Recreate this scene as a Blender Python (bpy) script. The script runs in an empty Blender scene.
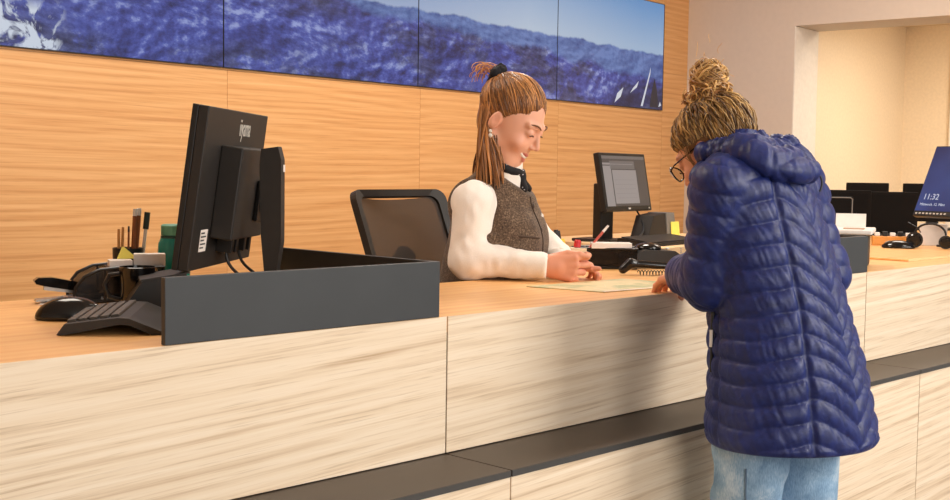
import bpy, bmesh, math, random
import numpy as np
from mathutils import Vector, Matrix
random.seed(7)
rng = np.random.RandomState(11)
S = bpy.context.scene
COL = S.collection
PI = math.pi

# ---------------------------------------------------------------- camera
F_PX, YAW, PIT, ROL = 1196.26, .794094, .0645860, .0143174
CAMH = 1.29
cy, sy = math.cos(YAW), math.sin(YAW)
vF = Vector((sy*math.cos(PIT), cy*math.cos(PIT), -math.sin(PIT)))
vR0 = Vector((cy, -sy, 0)); vU0 = vR0.cross(vF)
vR = vR0*math.cos(ROL)+vU0*math.sin(ROL); vU = -vR0*math.sin(ROL)+vU0*math.cos(ROL)
cam = bpy.data.cameras.new('camera'); camo = bpy.data.objects.new('camera', cam); COL.objects.link(camo)
M = Matrix.Identity(4)
for i in range(3):
    M[i][0], M[i][1], M[i][2] = vR[i], vU[i], -vF[i]
M[2][3] = CAMH
camo.matrix_world = M
cam.sensor_width = 36; cam.lens = F_PX*36/950; cam.clip_start = .05; cam.clip_end = 100
S.camera = camo

# ---------------------------------------------------------------- exposure, world, lights
S.view_settings.view_transform = 'Standard'; S.view_settings.look = 'None'
S.view_settings.gamma = 1; S.view_settings.exposure = -0.12; S.view_settings.use_curve_mapping = False
w = bpy.data.worlds.new('world'); S.world = w; w.use_nodes = True
bg = w.node_tree.nodes['Background']; bg.inputs[0].default_value = (.97, .96, .94, 1); bg.inputs[1].default_value = .72

def area(name, loc, size, power, color, aim=None, sizey=None, spread=PI):
    l = bpy.data.lights.new(name, 'AREA'); l.shape = 'RECTANGLE'; l.size = size; l.size_y = sizey or size
    l.energy = power; l.color = color; l.spread = spread
    o = bpy.data.objects.new(name, l); COL.objects.link(o); o.location = loc
    if aim is not None:
        o.rotation_euler = (Vector(aim)-Vector(loc)).to_track_quat('-Z', 'Y').to_euler()
    return o
area('added_soft_light', (3.5, -1.7, 2.8), 1.5, 150, (1.0, .96, .90), aim=(2.2, 1.4, .9), sizey=1.5)  # soft key added high on the right to model the coat; no window here
area('added_soft_light', (.2, -3.2, 2.1), 2.4, 85, (1.0, .97, .93), aim=(1.4, 1.6, .9), sizey=1.6)  # added frontal fill, unseen, keeps the left counter fronts bright
area('ceiling_light', (3.4, .4, 2.95), .7, 24, (1, .94, .86), aim=(3.4, .4, 0))
area('ceiling_light', (1.4, 2.9, 2.95), .9, 30, (1, .90, .78), aim=(1.4, 2.9, 0))
area('ceiling_light', (3.6, 2.9, 2.95), .5, 38, (1, .90, .78), aim=(3.6, 2.9, 0))
area('ceiling_light', (5.6, 2.6, 2.95), .9, 30, (1, .90, .78), aim=(5.6, 2.6, 0))
area('ceiling_light', (8.0, 2.6, 2.45), 1.0, 90, (1, .86, .68), aim=(8.2, 2.6, 0))

# ---------------------------------------------------------------- materials
def lin(c):
    c = c/255.0
    return c/12.92 if c <= .04045 else ((c+.055)/1.055)**2.4
def rgb(r, g, b): return (lin(r), lin(g), lin(b), 1)

class NT:
    def __init__(s, name):
        s.m = bpy.data.materials.new(name); s.m.use_nodes = True
        s.t = s.m.node_tree; s.b = s.t.nodes['Principled BSDF']; s.out = s.t.nodes['Material Output']
    def n(s, typ, **kw):
        x = s.t.nodes.new(typ)
        for k, v in kw.items():
            if k.startswith('_'): setattr(x, k[1:], v)
            else: x.inputs[k].default_value = v
        return x
    def l(s, a, b): s.t.links.new(a, b)
    def ramp(s, fac, stops, interp='LINEAR'):
        r = s.t.nodes.new('ShaderNodeValToRGB'); r.color_ramp.interpolation = interp
        e = r.color_ramp.elements
        while len(e) < len(stops): e.new(.5)
        for i, (p, c) in enumerate(stops): e[i].position = p; e[i].color = c
        s.l(fac, r.inputs[0]); return r.outputs[0]
    def math(s, op, a, b=None):
        x = s.t.nodes.new('ShaderNodeMath'); x.operation = op
        for i, v in enumerate((a, b)):
            if v is None: continue
            if isinstance(v, (int, float)): x.inputs[i].default_value = v
            else: s.l(v, x.inputs[i])
        return x.outputs[0]
    def mix(s, f, a, b, typ='MIX'):
        x = s.t.nodes.new('ShaderNodeMix'); x.data_type = 'RGBA'; x.blend_type = typ
        for sock, v in ((x.inputs['Factor'], f), (x.inputs['A'], a), (x.inputs['B'], b)):
            if isinstance(v, (int, float, tuple)): sock.default_value = v
            else: s.l(v, sock)
        return x.outputs['Result']
    def coords(s, scale=(1, 1, 1), loc=(0, 0, 0), kind='Object', rot=(0, 0, 0)):
        tc = s.n('ShaderNodeTexCoord'); mp = s.n('ShaderNodeMapping')
        mp.inputs['Scale'].default_value = scale; mp.inputs['Location'].default_value = loc
        mp.inputs['Rotation'].default_value = rot
        s.l(tc.outputs[kind], mp.inputs[0]); return mp.outputs[0]
    def bump(s, h, strength=.3, dist=.01):
        b = s.n('ShaderNodeBump', Strength=strength, Distance=dist); s.l(h, b.inputs['Height']); s.l(b.outputs[0], s.b.inputs['Normal'])

def mat(name, c, rough=.5, metal=0, noise=.02, nscale=40, bump=0.0, spec=.5, coat=0, sheen=0, trans=0, alpha=1):
    t = NT(name)
    co = t.coords()
    nz = t.n('ShaderNodeTexNoise', Scale=nscale, Detail=3.0); t.l(co, nz.inputs[0])
    d = tuple(max(0, x*(1-noise*2)) for x in c[:3])+(1,); e = tuple(min(1, x*(1+noise*2)) for x in c[:3])+(1,)
    t.l(t.ramp(nz.outputs[0], [(.3, d), (.7, e)]), t.b.inputs['Base Color'])
    t.b.inputs['Roughness'].default_value = rough; t.b.inputs['Metallic'].default_value = metal
    t.b.inputs['Specular IOR Level'].default_value = spec
    t.b.inputs['Coat Weight'].default_value = coat; t.b.inputs['Sheen Weight'].default_value = sheen
    t.b.inputs['Transmission Weight'].default_value = trans; t.b.inputs['Alpha'].default_value = alpha
    if bump: t.bump(nz.outputs[0], bump, .004)
    return t.m

def wood(name, light, mid, dark, off=(0, 0, 0), rough=.45, axis='x', wav=1.0, fine=.5, scale=1.0, tilt=0.0, sharp=1.0):
    """oak veneer: grain along local x, varying over y and z"""
    t = NT(name)
    tc = t.n('ShaderNodeTexCoord')
    add = t.n('ShaderNodeVectorMath', _operation='ADD'); add.inputs[1].default_value = off
    rt = t.n('ShaderNodeVectorRotate'); rt.rotation_type = 'Y_AXIS'; rt.inputs['Angle'].default_value = tilt
    t.l(tc.outputs['Object'], rt.inputs[0]); t.l(rt.outputs[0], add.inputs[0])
    def mp(sc):
        m = t.n('ShaderNodeMapping'); m.inputs['Scale'].default_value = sc; t.l(add.outputs[0], m.inputs[0]); return m.outputs[0]
    warp = t.n('ShaderNodeTexNoise', Scale=1.0, Detail=2.0); t.l(mp((.45*scale, 2.6*scale, 2.6*scale)), warp.inputs[0])
    wv = t.n('ShaderNodeTexNoise', Scale=1.0, Detail=5.0, Roughness=.62, Distortion=.6*wav); t.l(mp((.8*scale, 60*scale, 60*scale)), wv.inputs[0])
    # cathedral bands
    sep = t.n('ShaderNodeSeparateXYZ'); t.l(add.outputs[0], sep.inputs[0])
    h = t.math('ADD', sep.outputs[2], sep.outputs[1])
    h = t.math('MULTIPLY', h, 150*scale)
    wm = t.math('MULTIPLY', warp.outputs[0], 34*wav)
    band = t.math('SINE', t.math('ADD', h, wm))
    band = t.math('MULTIPLY', t.math('ADD', band, 1), .5)
    finen = t.n('ShaderNodeTexNoise', Scale=1.0, Detail=3.0, Roughness=.7); t.l(mp((5, 260, 260)), finen.inputs[0])
    f = t.math('ADD', t.math('MULTIPLY', wv.outputs[0], .66), t.math('MULTIPLY', band, .11))
    f = t.math('ADD', f, t.math('MULTIPLY', finen.outputs[0], .30*fine))
    c = t.ramp(f, [(.54-.20*sharp, light), (.54, mid), (.54+.26*sharp, dark)])
    pores = t.ramp(finen.outputs[0], [(.56, (1, 1, 1, 1)), (.75, (.72, .66, .6, 1))])
    c = t.mix(fine, c, pores, 'MULTIPLY')
    t.l(c, t.b.inputs['Base Color']); t.b.inputs['Roughness'].default_value = rough
    t.bump(finen.outputs[0], .08, .002)
    return t.m

def attr_mat(name, rough=.5, sheen=0, spec=.4, sss=0, bumpscale=0, bumpstr=.2, aniso=0):
    """base colour from the per-vertex attribute 'tone' (strand or skin tint that belongs to the thing itself)"""
    t = NT(name)
    a = t.n('ShaderNodeAttribute', _attribute_name='tone')
    t.l(a.outputs['Color'], t.b.inputs['Base Color'])
    t.b.inputs['Roughness'].default_value = rough; t.b.inputs['Sheen Weight'].default_value = sheen
    t.b.inputs['Specular IOR Level'].default_value = spec
    if sss:
        t.b.inputs['Subsurface Weight'].default_value = sss; t.b.inputs['Subsurface Radius'].default_value = (.012, .005, .003)
        t.b.inputs['Subsurface Scale'].default_value = .6
    if bumpscale:
        nz = t.n('ShaderNodeTexNoise', Scale=bumpscale, Detail=3.0); t.l(t.coords(), nz.inputs[0]); t.bump(nz.outputs[0], bumpstr, .003)
    return t.m

BLK = mat('black_plastic', rgb(22, 21, 21), .38, noise=.05)
BLKG = mat('glossy_black_plastic', rgb(16, 14, 14), .12, noise=.03)
BLKM = mat('matte_black_plastic', rgb(36, 32, 29), .55, noise=.05)
DGREY = mat('anthracite_board', rgb(62, 64, 66), .55, noise=.03, nscale=8)
LEDGE = mat('dark_bronze_board', rgb(62, 50, 40), .42, noise=.08, nscale=6)
LEDGEE = mat('dark_board_edge', rgb(72, 70, 68), .5)
WHT = mat('white_plastic', rgb(232, 226, 220), .45, noise=.02)
PAPER = mat('white_paper', rgb(238, 228, 220), .8, noise=.02)
METAL = mat('brushed_metal', rgb(170, 168, 165), .3, metal=1)
YEL = mat('yellow_paper', rgb(250, 222, 60), .7, noise=.02)
YELL = mat('pale_yellow_paper', rgb(250, 235, 110), .7, noise=.02)
RED = mat('red_plastic', rgb(205, 35, 40), .35)
TEAL = mat('teal_plastic', rgb(24, 140, 130), .2, noise=.06, nscale=10)
TEALD = mat('pale_teal_plastic', rgb(104, 176, 152), .4)
GOLD = mat('bare_pencil_wood', rgb(205, 140, 70), .5)
BROWNP = mat('brown_pencil_paint', rgb(150, 88, 48), .4)
GREY = mat('grey_plastic', rgb(120, 118, 116), .45)
LGREY = mat('light_grey_plastic', rgb(190, 186, 180), .45)
BLUETAPE = mat('light_blue_plastic', rgb(90, 170, 190), .4)

OAK_F = [wood('pale_oak_front', rgb(250, 233, 210), rgb(239, 217, 188), rgb(192, 156, 118), off=(i*7.3, i*3.1, i*1.7), rough=.5, wav=1.0+.3*(i % 3), fine=.9, scale=1.35, tilt=.045, sharp=1.1) for i in range(6)]
OAK_T = wood('honey_oak_worktop', rgb(246, 194, 128), rgb(236, 174, 106), rgb(204, 136, 72), off=(2, 1, 0), rough=.38, wav=.6, fine=.3)
OAK_W = [wood('golden_oak_wall', rgb(236, 186, 128), rgb(219, 160, 100), rgb(172, 108, 60), off=(i*5.7, 0, i*2.3), rough=.5, wav=1.1, fine=.6, scale=1.15, tilt=.012*((i % 3)-1), sharp=1.25) for i in range(6)]
OAK_E = wood('oak_desk_edge', rgb(250, 218, 172), rgb(240, 200, 150), rgb(220, 170, 115), off=(1, 4, 2))
OAK_O = wood('orange_oak_block', rgb(226, 160, 80), rgb(205, 135, 60), rgb(165, 100, 40), off=(1, 4, 2))
PLASTER = mat('beige_plaster', rgb(222, 208, 194), .85, noise=.008, nscale=30)
CREAM = mat('cream_plaster', rgb(246, 226, 196), .85, noise=.02, nscale=50)
TRIMM = mat('pale_trim', rgb(240, 232, 222), .6)
FLOORM = mat('grey_floor', rgb(120, 108, 98), .5, noise=.08, nscale=5)
CEILM = mat('white_ceiling', rgb(240, 236, 230), .9, noise=.01)

# ---------------------------------------------------------------- helpers
def link(o, parent=None):
    COL.objects.link(o)
    if parent: o.parent = parent
    return o
def meshobj(name, me, m, parent=None, smooth=False):
    o = bpy.data.objects.new(name, me); link(o, parent)
    if m is not None: me.materials.append(m)
    if smooth: me.shade_smooth()
    return o
def tag(o, label=None, cat=None, group=None, kind=None):
    if label: o['label'] = label
    if cat: o['category'] = cat
    if group: o['group'] = group
    if kind: o['kind'] = kind
    return o
def thing(name, label, cat, loc=(0, 0, 0), rz=0, group=None):
    o = bpy.data.objects.new(name, None); link(o); o.location = loc; o.rotation_euler = (0, 0, rz); o.empty_display_size = .05
    return tag(o, label, cat, group)

class MB:
    def __init__(s): s.bm = bmesh.new()
    def box(s, c, d, rot=None, bev=0.0, seg=2):
        """box centre c, full size d"""
        r = bmesh.ops.create_cube(s.bm, size=1.0); vs = r['verts']
        for v in vs: v.co = Vector((v.co.x*d[0], v.co.y*d[1], v.co.z*d[2]))
        if bev > 0:
            es = list({e for v in vs for e in v.link_edges})
            rr = bmesh.ops.bevel(s.bm, geom=es, offset=bev, segments=seg, affect='EDGES', profile=.5)
            vs = list({v for f in rr['faces'] for v in f.verts} | {v for v in vs if v.is_valid})
        Mx = (rot.to_4x4() if rot is not None else Matrix.Identity(4)); Mx.translation = Vector(c)
        for v in vs: v.co = Mx @ v.co
        return s
    def bx(s, x0, x1, y0, y1, z0, z1, bev=0.0):
        return s.box(((x0+x1)/2, (y0+y1)/2, (z0+z1)/2), (x1-x0, y1-y0, z1-z0), bev=bev)
    def tube(s, pts, r, seg=8, cap=True):
        pts = [Vector(p) for p in pts]; n = len(pts)
        rs = r if isinstance(r, (list, tuple)) else [r]*n
        rings = []; up = None
        for i, p in enumerate(pts):
            t = (pts[min(i+1, n-1)]-pts[max(i-1, 0)]).normalized()
            if up is None: up = t.orthogonal().normalized()
            up = (up - t*up.dot(t)).normalized(); b = t.cross(up)
            rings.append([s.bm.verts.new(p+(up*math.cos(a)+b*math.sin(a))*rs[i]) for a in [2*PI*k/seg for k in range(seg)]])
        for a, b in zip(rings, rings[1:]):
            for k in range(seg): s.bm.faces.new((a[k], a[(k+1) % seg], b[(k+1) % seg], b[k]))
        if cap: s.bm.faces.new(rings[0][::-1]); s.bm.faces.new(rings[-1])
        return s
    def lathe(s, prof, c=(0, 0, 0), seg=28):
        c = Vector(c); rings = []
        for r, z in prof: rings.append([s.bm.verts.new(c+Vector((max(r, 1e-4)*math.cos(2*PI*k/seg), max(r, 1e-4)*math.sin(2*PI*k/seg), z))) for k in range(seg)])
        for a, b in zip(rings, rings[1:]):
            for k in range(seg): s.bm.faces.new((a[k], a[(k+1) % seg], b[(k+1) % seg], b[k]))
        s.bm.faces.new(rings[0][::-1]); s.bm.faces.new(rings[-1])
        return s
    def prism(s, pts, axis, a, b):
        """extrude a 2D outline along axis ('x','y','z') from a to b"""
        def P(u, v, t): return {'x': (t, u, v), 'y': (u, t, v), 'z': (u, v, t)}[axis]
        A = [s.bm.verts.new(P(u, v, a)) for u, v in pts]; B = [s.bm.verts.new(P(u, v, b)) for u, v in pts]
        n = len(pts)
        s.bm.faces.new(A[::-1]); s.bm.faces.new(B)
        for k in range(n): s.bm.faces.new((A[k], A[(k+1) % n], B[(k+1) % n], B[k]))
        return s
    def ell(s, c, r, rot=None, u=20, v=14):
        rr = bmesh.ops.create_uvsphere(s.bm, u_segments=u, v_segments=v, radius=1)
        for x in rr['verts']:
            q = Vector((x.co.x*r[0], x.co.y*r[1], x.co.z*r[2]))
            if rot is not None: q = rot @ q
            x.co = q+Vector(c)
        return s
    def xf(s, Mx):
        for v in s.bm.verts: v.co = Mx @ v.co
        return s
    def build(s, name, m, parent=None, smooth=False, ang=.6):
        bmesh.ops.recalc_face_normals(s.bm, faces=s.bm.faces)
        me = bpy.data.meshes.new(name); s.bm.to_mesh(me); s.bm.free()
        o = meshobj(name, me, m, parent)
        if smooth:
            me.shade_smooth()
            try: me.set_sharp_from_angle(angle=ang)
            except Exception: pass
        return o

def text_mesh(name, txt, size, m, parent, Mx, extrude=.0004, align='LEFT'):
    c = bpy.data.curves.new(name, 'FONT'); c.body = txt; c.size = size; c.extrude = extrude; c.align_x = align; c.resolution_u = 2
    o = bpy.data.objects.new(name, c); COL.objects.link(o)
    dg = bpy.context.evaluated_depsgraph_get()
    me = bpy.data.meshes.new_from_object(o.evaluated_get(dg)); bpy.data.objects.remove(o)
    me.materials.clear()
    me.transform(Mx)
    return meshobj(name, me, m, parent)

def rotz(a): return Matrix.Rotation(a, 3, 'Z')
def frame(xd, zd):
    """3x3 matrix whose columns are x,y,z axes; x along xd, z near zd"""
    x = Vector(xd).normalized(); y = Vector(zd).cross(x).normalized(); z = x.cross(y)
    return Matrix((x, y, z)).transposed()

# ---------------------------------------------------------------- room
DW = .0989706
nW = Vector((-math.sin(DW), math.cos(DW), 0)); eW = Vector((math.cos(DW), math.sin(DW), 0))
WALL = nW*4.0                                     # origin of the back wall frame
def in_wall(o): o.location = WALL; o.rotation_euler = (0, 0, DW); return o
def wp(s, wy, z): return WALL+eW*s+nW*wy+Vector((0, 0, z))
SR = 7.228
CE = 3.0

f = MB().bx(-3, 11, -6, 6.2, -.1, 0).build('floor', FLOORM); tag(f, kind='structure')
f = MB().bx(-3, 8, -6, 6.2, CE, CE+.1).build('ceiling', CEILM); tag(f, kind='structure')
f = MB().bx(-3.1, -3, -6, 6.2, 0, CE).build('wall_left', PLASTER); tag(f, kind='structure')
b = in_wall(MB().bx(-3.4, SR, .02, .12, 0, CE).build('wall_back', OAK_W[0])); tag(b, kind='structure')
cols = [-3.4, -.35, .85, 2.07, 3.29, 4.515, 5.72, 6.905, SR]
for i in range(len(cols)-1):
    rows = [0, 1.705, 2.405, CE] if i < len(cols)-2 else [0, 1.3, 1.96, 2.62, CE]
    for j in range(len(rows)-1):
        MB().bx(cols[i]+.001, cols[i+1]-.001, 0, .02, rows[j]+.0006, rows[j+1]-.0006).build('wood_panel', OAK_W[(i*2+j*3) % 6], b)
# wall on the right with the opening into the room behind
JW = 3.24-4.0
t = .365
mb = MB().bx(SR, SR+t, JW, .12, 0, CE)
mb.bx(SR, SR+t, -7, JW, 2.247, CE)
o = in_wall(mb.build('wall_right', PLASTER)); tag(o, kind='structure')
mb = MB().bx(SR+.004, SR+t-.006, JW-.006, JW, 0, 2.245)
o = in_wall(mb.build('trim_1', TRIMM)); tag(o, kind='structure')
mb = MB().bx(SR+t+.008, 9.3, JW, JW+.1, 0, 2.6)
o = in_wall(mb.build('wall_side_room', CREAM)); tag(o, kind='structure')
mb = MB().bx(9.24, 9.34, -5, JW+.1, 0, 2.6)
o = in_wall(mb.build('wall_far', CREAM)); tag(o, kind='structure')
mb = MB().bx(SR+t, 9.34, -5, JW+.1, 2.445, 2.545)
o = in_wall(mb.build('ceiling_side_room', CREAM)); tag(o, kind='structure')
mb = MB().bx(9.20, 9.24, JW-.66, JW-.36, 0, 2.33)
o = in_wall(mb.build('door_1', TRIMM)); tag(o, kind='structure')

# ---------------------------------------------------------------- video wall
def screen_material():
    t = NT('mountain_picture')
    tc = t.n('ShaderNodeTexCoord'); sep = t.n('ShaderNodeSeparateXYZ'); t.l(tc.outputs['UV'], sep.inputs[0])
    u, v = sep.outputs[0], sep.outputs[1]            # metres along and up the video wall
    def noise(sc, det, rough=.55, off=(0, 0, 0), typ='FBM', dist=0):
        m = t.n('ShaderNodeMapping'); m.inputs['Scale'].default_value = sc; m.inputs['Location'].default_value = off
        t.l(tc.outputs['UV'], m.inputs[0])
        n = t.n('ShaderNodeTexNoise', Scale=1.0, Detail=det, Roughness=rough, Distortion=dist); n.noise_type = typ
        t.l(m.outputs[0], n.inputs[0]); return n.outputs[0]
    # relief: light from the upper left on ridged terrain
    sc = (1.7, 2.9, 1)
    a = noise(sc, 9, .62, (0, 0, 0), dist=.15); b2 = noise(sc, 9, .62, (.035, -.05, 0), dist=.15)
    rel = t.math('MULTIPLY', t.math('SUBTRACT', a, b2), 6.5)
    rel = t.math('ADD', rel, .5)
    snow = t.ramp(rel, [(.05, rgb(36, 42, 96)), (.40, rgb(60, 70, 150)), (.65, rgb(84, 98, 186)), (.95, rgb(158, 172, 228))])
    rk = noise((3.0, 5.0, 1), 9, .74, (3, 1, 0), dist=.2)
    band = noise((1.3, 2.6, 1), 4, .6, (7, 2, 0))
    rock = t.math('MULTIPLY', t.ramp(rk, [(.47, (0, 0, 0, 1)), (.54, (1, 1, 1, 1))]), t.ramp(band, [(.38, (0, 0, 0, 1)), (.52, (.85, .85, .85, 1))]))
    near = t.mix(t.math('MULTIPLY', rock, .8), snow, t.ramp(rel, [(.2, rgb(30, 34, 56)), (.8, rgb(84, 88, 118))]))
    # far hazy ranges behind a second ridge
    farc = t.ramp(rel, [(.1, rgb(58, 84, 150)), (.8, rgb(112, 140, 202))])
    sky = t.ramp(t.math('MULTIPLY', t.math('SUBTRACT', u, 4.4), .45), [(0, rgb(110, 146, 208)), (.45, rgb(186, 208, 234)), (1, rgb(120, 172, 222))])
    skyg = t.ramp(v, [(.38, rgb(206, 218, 234)), (.66, rgb(96, 148, 212))])
    sky = t.mix(.5, sky, skyg)
    jag = t.math('MULTIPLY', t.math('SUBTRACT', noise((3.6, 0, 1), 8, .62, (1.3, 0, 0)), .5), .34)
    jag2 = t.math('MULTIPLY', t.math('SUBTRACT', noise((2.4, 0, 1), 7, .6, (9.3, 0, 0)), .5), .55)
    # skyline height falls to the right
    r1 = t.math('ADD', t.math('ADD', t.math('MULTIPLY', t.math('SUBTRACT', u, 4.5), -.010), .385), t.math('MULTIPLY', jag, .30))
    r2 = t.math('ADD', t.math('ADD', t.math('MULTIPLY', t.math('SUBTRACT', u, 4.5), -.055), .335), t.math('MULTIPLY', jag2, .45))
    def step(x, y, w=.012):
        d = t.math('MULTIPLY', t.math('SUBTRACT', y, x), 1/w); n = t.t.nodes.new('ShaderNodeClamp'); t.l(d, n.inputs[0]); return n.outputs[0]
    c = t.mix(step(v, r1, .012), sky, farc)
    c = t.mix(step(v, r2, .03), c, near)
    # dark foot at the right end and bright slope at the far left
    dk = t.math('MULTIPLY', step(t.math('MULTIPLY', u, -1), -6.15, .3), step(v, .17, .10))
    c = t.mix(t.math('MULTIPLY', dk, .75), c, rgb(24, 28, 56))
    gl = t.math('MULTIPLY', step(u, 2.53, .06), step(v, .19, .05))
    gl = t.math('MULTIPLY', gl, t.ramp(noise((9, 8, 1), 5, .6, (2, 5, 0), dist=1.2), [(.46, (0, 0, 0, 1)), (.54, (1, 1, 1, 1))]))
    c = t.mix(gl, c, rgb(220, 230, 246))
    em = t.n('ShaderNodeEmission', Strength=.8); t.l(c, em.inputs[0])
    t.b.inputs['Base Color'].default_value = (.01, .01, .012, 1); t.b.inputs['Roughness'].default_value = .25
    ad = t.n('ShaderNodeAddShader'); t.l(em.outputs[0], ad.inputs[0]); t.l(t.b.outputs[0], ad.inputs[1]); t.l(ad.outputs[0], t.out.inputs[0])
    return t.m
SCR = screen_material()
def emis(name, c, st=1.0):
    t = NT(name); t.b.inputs['Base Color'].default_value = (.01, .01, .012, 1); t.b.inputs['Roughness'].default_value = .3
    t.b.inputs['Emission Color'].default_value = c; t.b.inputs['Emission Strength'].default_value = st
    return t.m
EM_SNOW = emis('lit_white_pixels', rgb(225, 230, 240), .8)
EM_DARK = emis('lit_dark_pixels', rgb(36, 38, 52), .8)
sx = [2.04, 3.26, 4.482, 5.682, 6.891]
ZB, ZT = 1.713, 2.398
slab = ['leftmost of the four mountain video screens, with the bright snow slope', 'second mountain video screen from the left, above the back of the grey monitor',
        'third mountain video screen from the left, behind the top of the clerk\'s hair', 'rightmost mountain video screen, with blue sky and the little summit chapel']
for i in range(4):
    a, c2 = sx[i], sx[i+1]
    r = thing('video_screen', slab[i], 'screen', wp((a+c2)/2, 0, ZB), DW, 'video wall screens')
    hw = (c2-a)/2
    mb = MB().bx(-hw+.0015, hw-.0015, -.012, -.001, 0, ZT-ZB)
    mb.build('frame', BLK, r)
    me = bpy.data.meshes.new('display'); e = .0035; er = .012 if i == 3 else e
    me.from_pydata([(-hw+e, -.0126, e), (hw-er, -.0126, e), (hw-er, -.0126, ZT-ZB-e), (-hw+e, -.0126, ZT-ZB-e)], [], [(0, 1, 2, 3)])
    uv = me.uv_layers.new(name='UVMap')
    for k, (uu, vv) in enumerate([(a+e, e), (c2-er, e), (c2-er, ZT-ZB-e), (a+e, ZT-ZB-e)]): uv.data[k].uv = (uu, vv)
    d = meshobj('display', me, SCR, r)
    if i == 3:                                       # summit chapel and snow flecks in the picture
        def poly(pts, m):
            me = bpy.data.meshes.new('picture_detail'); me.from_pydata([(x-hw, -.0130, z) for x, z in pts], [], [tuple(range(len(pts)))]); meshobj('picture_detail', me, m, d)
        poly([(.93, .015), (.955, .015), (1.04, .225), (1.045, .27), (1.032, .235)], EM_SNOW)
        poly([(1.04, .015), (1.15, .015), (1.13, .12), (1.095, .20), (1.06, .11)], EM_DARK)
        poly([(.80, .09), (.88, .13), (.90, .17), (.83, .12)], EM_SNOW)
        poly([(.62, .02), (.69, .06), (.72, .12), (.65, .08)], EM_SNOW)
        poly([(1.15, .02), (1.185, .03), (1.17, .055)], EM_SNOW)

# ---------------------------------------------------------------- counter
CH = 1.02; YF = 1.600; YL = 1.432; ZP = .759
X0, X1 = -2.1, 8.3
seams = [-1.8, -.123, 1.557, 3.237, 4.917, 6.6]
cn = thing('reception_counter', 'long pale oak reception counter with a dark bag ledge along its front', 'counter', (1.557, YF, 0))
def cb(*a): return MB().bx(a[0]-1.557, a[1]-1.557, a[2]-YF, a[3]-YF, a[4], a[5])
for i in range(len(seams)-1):
    a, c2 = seams[i]+.0018, seams[i+1]-.0018
    cb(a, c2, YF, YF+.003, ZP+.002, CH-.0003).build('upper_panel', OAK_F[i % 6], cn)
    cb(a, c2, YL, YL+.019, .06, ZP-.013).build('lower_panel', OAK_F[(i+3) % 6], cn)
    lo = cb(a, c2, YL-.001, YF+.10, ZP-.012, ZP).build('ledge', LEDGE, cn)
    cb(a, c2, YL-.0025, YL-.001, ZP-.012, ZP-.0005).build('edge_band', LEDGEE, lo)
cb(seams[0], seams[-1], YL+.02, YF+.33, .0, ZP-.014).build('carcass', BLKM, cn)
cb(seams[0], seams[-1], YF+.004, YF+.33, ZP+.001, CH-.0315).build('riser', BLKM, cn)
# the worktop: deep at both desks, with a bay where the clerk sits
pts = [(seams[0], YF+.0035), (seams[-1], YF+.0035), (seams[-1], 2.95), (5.0, 2.95), (4.72, 2.40), (4.0, 2.34), (2.62, 2.34), (2.50, 2.10), (1.60, 2.10), (1.48, 2.335), (seams[0], 2.335)]
wt = MB().prism([(x-2, y-YF) for x, y in pts], 'z', -.03, 0).build('worktop', OAK_T); wt.location = (2, YF, CH)
tag(wt, 'honey coloured oak worktop running along the top of the reception counter', 'worktop')
o = MB().bx(0, 2.8, 0, .66, 0, .007, bev=.002).build('desk_pad', OAK_T); o.location = (3.77, 1.722, CH+.0005)
MB().bx(0, 2.8, -.0015, 0, 0, .0068).build('front_edge', OAK_E, o)
tag(o, 'thin oak overlay board with a pale front edge on the right end of the worktop', 'board')

def divider(x0, x1, yb, label):
    r = thing('desk_divider', label, 'divider', (x0, YF, CH+.0005), 0, 'anthracite desk dividers')
    h = .104
    MB().bx(0, x1-x0, 0, .012, 0, h, bev=.0012).build('front_board', DGREY, r)
    MB().bx(x1-x0-.012, x1-x0, .0125, yb-YF, 0, h, bev=.0012).build('side_board', BLKM, r)
    return r
divider(.959, 1.536, 2.09, 'anthracite angled divider board around the monitor in the left foreground')
divider(2.655, 3.240, 2.12, 'anthracite divider board half hidden behind the customer in the blue coat')

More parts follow.
